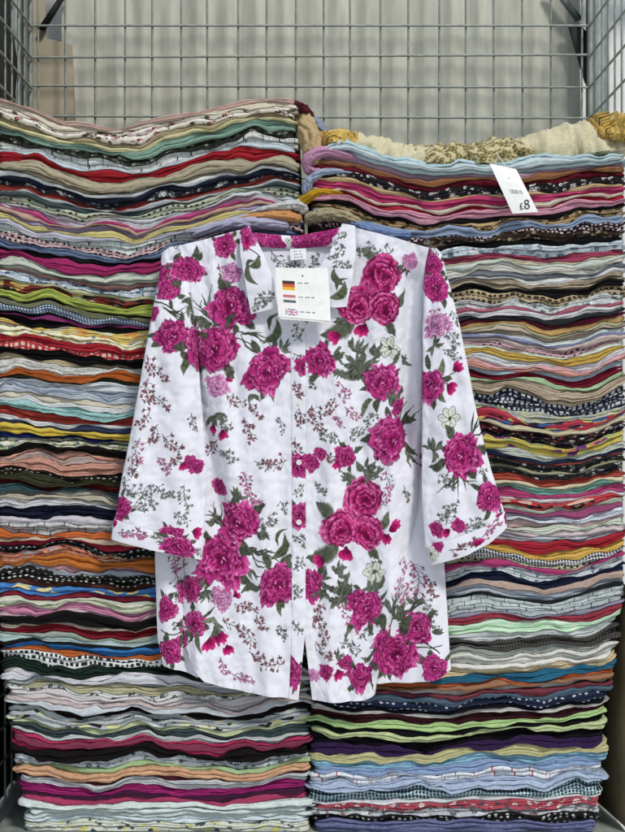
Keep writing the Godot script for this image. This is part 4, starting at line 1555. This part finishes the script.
		c.outlined(40, 6, 4)
	elif which == "facing":
		c.sprig(24, 11, 14, 0.8, 0)
		c.sprig(38, 17, 12, 0.2, 0)
		c.sprig(58, 15, 11, 2.0, 0)

var FOLDS := [[196, 236, 212, 420, 7.0, 0.006], [207, 250, 224, 420, 6.0, -0.005], [352, 232, 346, 400, 7.0, 0.005], [340, 320, 334, 480, 7.0, -0.005], [248, 400, 252, 650, 7.0, 0.005], [234, 520, 236, 650, 6.0, -0.005], [308, 430, 306, 655, 7.0, 0.005], [322, 500, 326, 655, 6.0, -0.005], [186, 430, 184, 630, 6.0, 0.006],
	[178, 350, 203, 470, 9.0, -0.014], [203, 470, 196, 520, 9.0, -0.006], [385, 270, 381, 400, 8.0, -0.022], [380, 400, 384, 520, 9.0, -0.006],
	[206, 380, 222, 500, 13.0, 0.005], [362, 400, 366, 560, 12.0, 0.006], [366, 560, 350, 650, 9.0, 0.007], [374, 520, 366, 640, 7.0, -0.006],
	[232, 330, 246, 650, 22.0, 0.004], [312, 320, 326, 650, 24.0, 0.004], [196, 540, 204, 640, 10.0, 0.004], [215, 590, 224, 650, 8.0, -0.004],
	[262, 420, 264, 650, 8.0, -0.003], [296, 420, 296, 650, 8.0, -0.003], [338, 480, 344, 650, 9.0, -0.003], [170, 500, 172, 630, 6.0, -0.008],
	[178, 232, 184, 300, 7.0, 0.004], [398, 236, 390, 300, 7.0, 0.003], [230, 240, 262, 300, 9.0, -0.003], [344, 224, 372, 300, 12.0, 0.003],
	[400, 540, 404, 640, 8.0, 0.005], [388, 540, 390, 640, 5.0, -0.004], [152, 520, 156, 626, 6.0, 0.003]]
var SLEEVE_FOLDS := [[134, 330, 122, 470, 9.0, 0.004], [160, 300, 172, 480, 12.0, 0.004], [148, 330, 146, 480, 7.0, -0.004], [178, 360, 184, 480, 6.0, -0.004],
	[172, 240, 160, 300, 7.0, -0.004], [430, 330, 452, 470, 8.0, 0.004], [410, 320, 416, 490, 10.0, 0.004], [424, 370, 436, 480, 7.0, -0.004],
	[398, 300, 400, 400, 5.0, -0.003], [408, 240, 402, 300, 6.0, -0.003]]

func seg_d(px: float, py: float, f: Array) -> float:
	var a := Vector2(f[0], f[1])
	var b := Vector2(f[2], f[3])
	var ab := b - a
	var t := clampf((Vector2(px, py) - a).dot(ab) / ab.length_squared(), 0.0, 1.0)
	var q := a + ab * t
	# folds fade out slowly past their ends along the fold, quickly across it
	var d := Vector2(px, py) - q
	var n := ab.normalized()
	var al := absf(d.dot(n)) * 0.35
	var ac := d.dot(Vector2(-n.y, n.x))
	return sqrt(al * al + ac * ac)

func relief(px: float, py: float, folds: Array) -> float:
	var z := 0.0
	for f in folds:
		var d := seg_d(px, py, f) / float(f[4])
		if d < 3.0:
			z += f[5] * exp(-d * d)
	z += 0.0045 * noise.get_noise_2d(px * 0.018 + 5.0, py * 0.008) + 0.0022 * noise.get_noise_2d(px * 0.045 + 9.0, py * 0.026) + 0.0005 * noise.get_noise_2d(px * 0.13, py * 0.1)
	# creases left from lying folded: a loose net of thin sharp lines, and fine crinkle
	var n1 := noise.get_noise_2d(px * 0.020 + py * 0.011, py * 0.014 - px * 0.012 + 30.0)
	var n2 := noise.get_noise_2d(px * 0.034 - py * 0.012 + 70.0, py * 0.016 + px * 0.010)
	z -= 0.0016 * pow(clampf(1.0 - absf(n1) * 2.4, 0.0, 1.0), 4.0) + 0.0015 * pow(clampf(1.0 - absf(n2) * 2.6, 0.0, 1.0), 4.0)
	z += 0.0005 * noise.get_noise_2d(px * 0.22, py * 0.16)
	z += 0.0012 * exp(-pow((py - 583.0 - 1.5 * sin(px * 0.03)) / 2.2, 2.0)) + 0.001 * exp(-pow((py - 447.0 + 1.5 * sin(px * 0.04)) / 2.5, 2.0))
	return z

func along(l: Array, t: float) -> Vector2:
	var tot := 0.0
	for i in l.size() - 1:
		tot += Vector2(l[i][0], l[i][1]).distance_to(Vector2(l[i + 1][0], l[i + 1][1]))
	var want := t * tot
	for i in l.size() - 1:
		var a := Vector2(l[i][0], l[i][1])
		var b := Vector2(l[i + 1][0], l[i + 1][1])
		var d := a.distance_to(b)
		if want <= d or i == l.size() - 2:
			return a.lerp(b, clampf(want / maxf(d, 0.001), 0.0, 1.0))
		want -= d
	return Vector2.ZERO

# Lengths on the cloth are counted in units of CL metres (the size of a photo pixel at the blouse).
const ZREF := 0.045
const CL := (CAM_D - ZREF) / CAM_D / PXM

func flat(px: float, py: float) -> Vector2:
	return Vector2((px - 312.5) * CL, CAM_Y + (416.0 - py) * CL)

# A cloth patch bounded by four lines of its cut shape, laid out flat and then pushed into folds by zfun.
# Its uv is the length of cloth: along each row from column ref, and down each column from the top edge.
# With ref = -1 the uv runs 0 to 1 across the panel. tube = also its far side, as a sleeve has.
func patch(top: Array, bottom: Array, left: Array, right: Array, rows: int, cols: int, box_: Rect2, zfun: Callable, base: Vector3, tube := 0.0, ref := -1) -> ArrayMesh:
	var v := PackedVector3Array()
	var uv := PackedVector2Array()
	var c00 := along(top, 0)
	var c10 := along(top, 1)
	var c01 := along(bottom, 0)
	var c11 := along(bottom, 1)
	var total := cols * 2 - 1 if tube > 0.0 else cols
	for r in rows:
		var t := r / float(rows - 1)
		var L := along(left, t)
		var R := along(right, t)
		for c in total:
			var s := c / float(cols - 1)
			var back := s > 1.0
			if back:
				s = 2.0 - s
			var across := s
			if tube > 0.0:
				s = 0.5 - 0.5 * cos(s * PI)
			var T := along(top, s)
			var B := along(bottom, s)
			var p := L.lerp(R, s) + T.lerp(B, t) - (c00 * (1 - s) * (1 - t) + c10 * s * (1 - t) + c01 * (1 - s) * t + c11 * s * t)
			var z: float = zfun.call(p.x, p.y, s, t)
			if tube > 0.0:
				var k := 2.0 * s - 1.0
				var bulge := tube * sqrt(maxf(0.0, 1.0 - k * k))
				if back:
					z = z - tube * 0.4 - bulge * 0.8
				else:
					z = z - tube * 0.4 + bulge * 0.6
			var w := flat(p.x, p.y)
			v.append(Vector3(w.x, w.y, z))
			uv.append(Vector2(across, t))
	if ref >= 0:
		var us := PackedFloat32Array()
		var vs := PackedFloat32Array()
		us.resize(v.size())
		vs.resize(v.size())
		for r in rows:
			var i0 := r * total
			us[i0 + ref] = v[i0 + ref].x / CL + 312.5
			for c in range(ref + 1, total):
				var d := v[i0 + c] - v[i0 + c - 1]
				us[i0 + c] = us[i0 + c - 1] + sqrt(d.x * d.x + d.z * d.z) / CL
			for c in range(ref - 1, -1, -1):
				var d := v[i0 + c] - v[i0 + c + 1]
				us[i0 + c] = us[i0 + c + 1] - sqrt(d.x * d.x + d.z * d.z) / CL
		for c in total:
			vs[c] = 416.0 - (v[c].y - CAM_Y) / CL
			for r in range(1, rows):
				var d := v[r * total + c] - v[(r - 1) * total + c]
				vs[r * total + c] = vs[(r - 1) * total + c] + signf(-d.y) * sqrt(d.y * d.y + d.z * d.z) / CL
		for i in v.size():
			uv[i] = Vector2((us[i] - box_.position.x) / box_.size.x, (vs[i] - box_.position.y) / box_.size.y)
	for i in v.size():
		v[i] -= base
	return grid_mesh(v, uv, rows, total)

func blouse_mat(box_: Rect2, which: String) -> StandardMaterial3D:
	var c := Canvas.new(box_.position.x, box_.position.y, box_.end.x, box_.end.y, Color8(224, 224, 232))
	print_cloth(c, which)
	var m := cloth_mat(Color.WHITE, c.image())
	m.normal_enabled = false
	m.rim_enabled = false
	m.roughness = 0.8
	m.backlight_enabled = true
	m.backlight = Color(0.10, 0.10, 0.10)
	return m

func build_blouse() -> void:
	var root := thing("blouse", P(282, 640, 0.035), "white blouse with magenta peony and rose print pinned before both stacks", "blouse")
	var b := root.position
	var body_box := Rect2(138, 205, 292, 456)
	var body := blouse_mat(body_box, "body")
	var zb := 0.043
	var front := func(px: float, py: float, s: float, t: float) -> float:
		return zb + relief(px, py, FOLDS)
	var left_fall := func(px: float, py: float, s: float, t: float) -> float:
		return zb + relief(px, py, FOLDS) - 0.014 * pow(maxf(0.0, 1.0 - s * 9.0), 2.0)
	var right_fall := func(px: float, py: float, s: float, t: float) -> float:
		return zb + relief(px, py, FOLDS) - 0.014 * pow(maxf(0.0, 1.0 - (1.0 - s) * 9.0), 2.0)
	part("front_panel", patch([[158, 231], [190, 223], [224, 214]], [[174, 612], [180, 626], [190, 638], [230, 648], [277, 654]],
		[[158, 231], [168, 260], [176, 300], [180, 350], [176, 430], [168, 520], [168, 600], [174, 612]],
		[[224, 214], [240, 262], [262, 290], [275, 302], [278, 450], [279, 600], [277, 654]], 210, 70, body_box, left_fall, b, 0.0, 69), body, root)
	part("front_panel", patch([[330, 212], [370, 222], [407, 233]], [[291, 655], [318, 657], [340, 655], [350, 650]],
		[[330, 212], [312, 268], [298, 294], [282, 304], [281, 450], [282, 580], [291, 655]],
		[[407, 233], [398, 262], [394, 300], [394, 400], [390, 480], [376, 550], [359, 606], [352, 636], [350, 650]], 210, 70, body_box, right_fall, b, 0.0, 0), body, root)
	# back of the blouse, seen at both sides below the sleeves
	var back := func(px: float, py: float, s: float, t: float) -> float:
		return 0.026 + relief(px, py, FOLDS) * 0.7 + 0.008 * (smoothstep(360.0, 400.0, px) + smoothstep(180.0, 160.0, px)) * smoothstep(480.0, 560.0, py) - 0.010 * (pow(maxf(0.0, 1.0 - s * 24.0), 2.0) + pow(maxf(0.0, 1.0 - (1.0 - s) * 24.0), 2.0))
	part("back_panel", patch([[160, 231], [224, 218], [275, 262], [330, 216], [406, 233]], [[150, 624], [166, 628], [184, 636], [250, 606], [282, 590], [320, 606], [352, 641], [385, 640], [408, 637], [422, 628]],
		[[160, 231], [158, 300], [148, 480], [142, 520], [145, 600], [150, 624]],
		[[406, 233], [408, 300], [412, 480], [416, 530], [420, 600], [422, 628]], 110, 90, body_box, back, b, 0.0, 45), body, root)
	# sleeves with turned-up cuffs
	var sz := func(px: float, py: float, s: float, t: float) -> float:
		return 0.048 + 0.018 * smoothstep(0.0, 0.25, t) + relief(px, py, SLEEVE_FOLDS)
	var box_a := Rect2(100, 225, 98, 300)
	var mat_a := blouse_mat(box_a, "sleeve_a")
	var sa := part("sleeve", patch([[150, 236], [158, 231], [170, 228]], [[107, 486], [145, 497], [189, 506]],
		[[150, 236], [146, 270], [140, 305], [132, 350], [124, 395], [113, 450], [107, 486]],
		[[170, 228], [176, 265], [182, 305], [186, 350], [190, 400], [193, 440], [191, 480], [189, 506]], 140, 40, box_a, sz, b, 0.022, 20), mat_a, root)
	var cz := func(px: float, py: float, s: float, t: float) -> float:
		return 0.0695 + 0.6 * relief(px, py, SLEEVE_FOLDS) + 0.001 * sin(t * PI)
	var cbox_a := Rect2(0, 0, 84, 19)
	part("cuff", patch([[106.5, 484], [145, 495], [190, 505]], [[104, 503], [145, 513], [188.5, 522]], [[106.5, 484], [104, 503]], [[190, 505], [188.5, 522]], 10, 26, cbox_a, cz, b, 0.025), blouse_mat(cbox_a, "cuff_a"), sa)
	var box_b := Rect2(388, 225, 90, 300)
	var sb := part("sleeve", patch([[399, 231], [407, 232], [413, 237]], [[396, 509], [425, 502], [452, 491], [470, 479]],
		[[399, 231], [395, 265], [394, 300], [393, 400], [393, 470], [396, 509]],
		[[413, 237], [420, 270], [428, 305], [437, 350], [447, 400], [458, 440], [470, 479]], 140, 40, box_b, sz, b, 0.022, 20), blouse_mat(box_b, "sleeve_b"), root)
	var cbox_b := Rect2(0, 0, 82, 19)
	part("cuff", patch([[395, 508], [425, 501], [452, 490], [470.5, 477]], [[401, 527], [430, 519], [454, 507], [472, 492]], [[395, 508], [401, 527]], [[470.5, 477], [472, 492]], 10, 26, cbox_b, cz, b, 0.025), blouse_mat(cbox_b, "cuff_b"), sb)
	# button band
	var pbox := Rect2(266, 295, 24, 362)
	var pz := func(px: float, py: float, s: float, t: float) -> float:
		return zb + 0.0020 + relief(px, py, FOLDS) - 0.0012 * pow(absf(2.0 * s - 1.0), 6.0)
	var pl := part("button_band", patch([[270.5, 298], [284.5, 300]], [[269, 653], [278, 655]], [[270.5, 298], [272, 450], [272, 590], [269, 653]], [[284.5, 300], [285, 450], [284.5, 590], [278, 655]], 130, 9, pbox, pz, b, 0.0, 4), blouse_mat(pbox, "placket"), root)
	var bm := StandardMaterial3D.new()
	bm.albedo_color = Color(0.86, 0.86, 0.84)
	bm.roughness = 0.3
	for y in [320, 376, 432, 488, 545]:
		var c := part("button", rod_mesh(0.0042, 0.0016, 14), bm, pl, P(278.5, y, zb + 0.0028 + relief(278.5, y, FOLDS)) - b)
		c.rotation.x = PI / 2
	# collar
	var col_mat_a := blouse_mat(Rect2(0, 0, 26, 80), "collar_a")
	var cl := func(px: float, py: float, s: float, t: float) -> float:
		return 0.050 + 0.012 * sin(t * 2.2) + 0.003 * sin(s * PI) + 0.002 * noise.get_noise_2d(px * 0.05, py * 0.05)
	part("collar", patch([[223, 215], [232, 211]], [[234, 294], [246, 291], [258, 288]], [[223, 215], [224, 238], [229, 266], [234, 294]], [[232, 211], [245, 236], [255, 262], [258, 288]], 34, 16, Rect2(0, 0, 26, 80), cl, b), col_mat_a, root)
	part("collar", patch([[319, 209], [331, 211]], [[299, 286], [312, 288], [323, 287]], [[319, 209], [309, 232], [297, 252], [299, 286]], [[331, 211], [331.5, 236], [328, 262], [323, 287]], 34, 16, Rect2(0, 0, 26, 78), cl, b), blouse_mat(Rect2(0, 0, 26, 78), "collar_b"), root)
	var ez := func(px: float, py: float, s: float, t: float) -> float:
		return 0.030 + 0.018 * pow(absf(2.0 * s - 1.0), 2.0) + 0.006 * sin(t * PI)
	part("collar_stand", patch([[226, 216], [275, 219], [323, 211]], [[236, 230], [275, 231], [312, 229]], [[226, 216], [236, 230]], [[323, 211], [312, 229]], 12, 40, Rect2(0, 0, 92, 15), ez, b), blouse_mat(Rect2(0, 0, 92, 15), "band"), root)
	var fz := func(px: float, py: float, s: float, t: float) -> float:
		return 0.027 + 0.012 * pow(absf(2.0 * s - 1.0), 2.0)
	part("neck_facing", patch([[234, 229], [275, 230], [314, 228]], [[250, 300], [275, 306], [300, 300]], [[234, 229], [244, 270], [250, 300]], [[314, 228], [304, 270], [300, 300]], 20, 30, Rect2(0, 0, 76, 74), fz, b), blouse_mat(Rect2(0, 0, 76, 74), "facing"), root)
	var nl := Canvas.new(0, 0, 30, 22, Color8(244, 245, 246))
	for q in [[8, 5, 2.0], [12, 5, 1.2], [19, 5, 1.6], [8, 11, 1.4], [12, 11, 2.0], [18, 11, 2.0], [22, 11, 1.0], [9, 17, 2.0], [14, 17, 2.0], [20, 17, 2.0]]:
		nl.blob(q[0], q[1], q[2], 1.0, 0.0, Color8(96, 98, 100), 0.8)
	var nm := cloth_mat(Color.WHITE, nl.image())
	nm.normal_enabled = false
	var nz := func(px: float, py: float, s: float, t: float) -> float:
		return 0.0345 + 0.001 * sin(s * PI)
	part("neck_label", patch([[270, 231.5], [285, 231]], [[270.5, 242], [285.5, 241]], [[270, 231.5], [270.5, 242]], [[285, 231], [285.5, 241]], 5, 7, Rect2(270, 231, 15.5, 11), nz, b), nm, root)

# ------------------------------------------------------------------ tags and pins
func build_tags() -> void:
	# care tag with three flags and small print
	var c := Canvas.new(0, 0, 102, 96, Color8(244, 243, 240))
	var ink := Color8(150, 150, 150)
	var put := func(x: float, y: float, w: float, h: float, col: Color) -> void:
		for j in range(int(y * 3), int((y + h) * 3)):
			for i in range(int(x * 3), int((x + w) * 3)):
				if i >= 0 and j >= 0 and i < c.w and j < c.h:
					c.mixpx(i, j, col, 1.0)
	c.blob(52, 14, 2.0, 2.0, 0.0, Color8(120, 118, 116))
	put.call(12, 25, 24, 6, Color8(58, 34, 36))
	put.call(12, 31, 24, 6, Color8(204, 92, 48))
	put.call(12, 37, 24, 6, Color8(236, 176, 52))
	put.call(12, 52, 24, 5, Color8(196, 104, 116))
	put.call(12, 57, 24, 5, Color8(238, 236, 236))
	put.call(12, 62, 24, 5, Color8(92, 92, 100))
	put.call(14, 79, 24, 12, Color8(112, 74, 128))
	c.stroke(14, 79, 38, 91, 0, 1.4, 1.4, Color8(240, 236, 240))
	c.stroke(38, 79, 14, 91, 0, 1.4, 1.4, Color8(240, 236, 240))
	put.call(14, 83, 24, 4, Color8(240, 236, 240))
	put.call(24, 79, 4, 12, Color8(240, 236, 240))
	put.call(14, 84.2, 24, 1.6, Color8(196, 72, 110))
	put.call(25, 79, 2, 12, Color8(196, 72, 110))
	for q in [[42, 27, 22, 2.4], [42, 54, 28, 2.4], [42, 82, 30, 2.4]]:
		var x: float = q[0]
		var k := 0
		while x < q[0] + q[2]:
			put.call(x, q[1], 2.2 if k % 4 != 3 else 1.0, q[3], Color8(84, 84, 88) if k % 4 != 3 else Color8(244, 243, 240))
			x += 3.1
			k += 1
	for y in [33, 37, 41, 45, 60, 64, 68]:
		for x in range(42, 90, 4):
			if (x * 7 + y * 3) % 11 != 0:
				put.call(x, y, 2.8, 0.9, ink.lightened(0.35))
	var cm := StandardMaterial3D.new()
	cm.albedo_texture = ImageTexture.create_from_image(c.image())
	cm.roughness = 0.55
	cm.cull_mode = BaseMaterial3D.CULL_DISABLED
	var ct := thing("care_tag", P(283, 298, 0.072), "white card tag with three printed flags hanging at the blouse collar", "tag")
	var zc := func(px: float, py: float, s: float, t: float) -> float:
		return 0.0735 + 0.0018 * sin(s * PI) + 0.001 * t + 0.0007 * noise.get_noise_2d(px * 0.1, py * 0.1)
	part("card", patch([[257, 251], [280, 252.5], [305, 251.5]], [[260, 297], [284, 299], [308, 301]], [[257, 251], [258, 275], [260, 297]], [[305, 251.5], [307, 276], [308, 301]], 14, 14, Rect2(257, 251, 49, 48), zc, ct.position), cm, ct)
	var zc2 := func(px: float, py: float, s: float, t: float) -> float:
		return 0.0727 + 0.0018 * sin(s * PI) + 0.001 * t
	var plain := StandardMaterial3D.new()
	plain.albedo_color = Color(0.93, 0.92, 0.90)
	plain.roughness = 0.6
	plain.cull_mode = BaseMaterial3D.CULL_DISABLED
	part("back_leaf", patch([[257.5, 252], [304, 252]], [[261, 299], [307, 302.5]], [[257.5, 252], [261, 299]], [[304, 252], [307, 302.5]], 14, 14, Rect2(257, 251, 49, 52), zc2, ct.position), plain, ct)
	var cord := part("cord", rod_mesh(0.0007, 0.034, 6), plain, ct, P(281, 246, 0.066) - ct.position)
	cord.rotation = Vector3(0.5, 0, -0.05)
	# price tag
	var pc := Canvas.new(0, 0, 60, 96, Color8(246, 245, 243))
	for q in [[30, 24, 3.2, 0.9]]:
		pc.blob(q[0], q[1], q[2], q[3], 0.2, Color8(130, 130, 134))
	for y in [36, 40]:
		for x in range(20, 46, 4):
			pc.blob(x, y, 1.6, 0.5, 0.0, Color8(196, 194, 198), 0.8)
	var bx := 18.0
	var kk := 0
	while bx < 46.0:
		var bw: float = [0.6, 1.1, 0.5, 0.9, 1.5, 0.6][kk % 6]
		for j in range(int(48 * 3), int(57 * 3)):
			for i in range(int(bx * 3), int((bx + bw) * 3)):
				pc.mixpx(i, j, Color8(70, 66, 76), 0.9)
		bx += bw + [0.8, 0.5, 1.2, 0.7][kk % 4]
		kk += 1
	for x in range(22, 44, 4):
		pc.blob(x, 62, 1.4, 0.5, 0.0, Color8(190, 180, 186), 0.8)
	var pm := StandardMaterial3D.new()
	pm.albedo_texture = ImageTexture.create_from_image(pc.image())
	pm.roughness = 0.5
	pm.cull_mode = BaseMaterial3D.CULL_DISABLED
	var pt := thing("price_tag", P(478, 199, 0.022), "white slanting price tag reading £8 on the shorter stack", "tag")
	# the card is a slanting strip; its own axes carry the print
	var o := Vector2(457, 152.5)
	var ax := Vector2(25, 5.5)
	var ay := Vector2(21.5, 47)
	var v := PackedVector3Array()
	var uv := PackedVector2Array()
	for r in 16:
		for q in 8:
			var s := q / 7.0
			var t := r / 15.0
			var p: Vector2 = o + ax * s * lerpf(1.0, 0.96, t) + ay * t - Vector2(0, 7.0) * s * t
			v.append(P(p.x, p.y, 0.0195 + 0.004 * t + 0.003 * sin(t * 3.0) + 0.001 * sin(s * 3.0)) - pt.position)
			uv.append(Vector2(s, t))
	part("card", grid_mesh(v, uv, 16, 8), pm, pt)
	var tie := part("plastic_tie", rod_mesh(0.0006, 0.03, 6), plain, pt, P(468, 149, 0.012) - pt.position)
	tie.rotation = Vector3(-0.7, 0, 0.35)
	var black := StandardMaterial3D.new()
	black.albedo_color = Color(0.05, 0.05, 0.06)
	black.roughness = 0.7
	var fnt := SystemFont.new()
	fnt.font_names = PackedStringArray(["Droid Sans"])
	for q in [["£", 487.0, 192.6, 20], ["8", 492.2, 191.2, 30]]:
		var tm := TextMesh.new()
		tm.text = q[0]
		tm.font = fnt
		tm.font_size = q[3]
		tm.pixel_size = 0.00062
		tm.depth = 0.0004
		var w := part("price_figure", tm, black, pt, P(q[1], q[2], 0.0261) - pt.position)
		w.rotation.z = 0.12
	# safety pins that hold the shoulders
	var pinm := metal(Color(0.62, 0.62, 0.62), 0.25, 0.9)
	for q in [[404, 233, 0.7, "steel safety pin holding the blouse shoulder beside the rose print"], [166, 226, -0.6, "steel safety pin holding the blouse shoulder beside the peony print"]]:
		var pin := thing("safety_pin", P(q[0], q[1], 0.066), q[3], "pin", "safety pins on the blouse shoulders")
		var holder := pin
		var a := part("bar", rod_mesh(0.0007, 0.022, 6), pinm, holder, Vector3(-0.002, 0.004, 0))
		var d := part("bar", rod_mesh(0.0006, 0.022, 6), pinm, holder, Vector3(0.002, 0.004, 0))
		var tor := TorusMesh.new()
		tor.inner_radius = 0.0014
		tor.outer_radius = 0.0030
		tor.rings = 14
		tor.ring_segments = 6
		var ring := part("coil", tor, pinm, holder, Vector3(0, -0.0085, 0))
		ring.rotation.x = PI / 2
		var cap := part("clasp", box(0.0065, 0.005, 0.003), pinm, holder, Vector3(0, 0.0165, 0))
		pin.rotation.z = q[2]
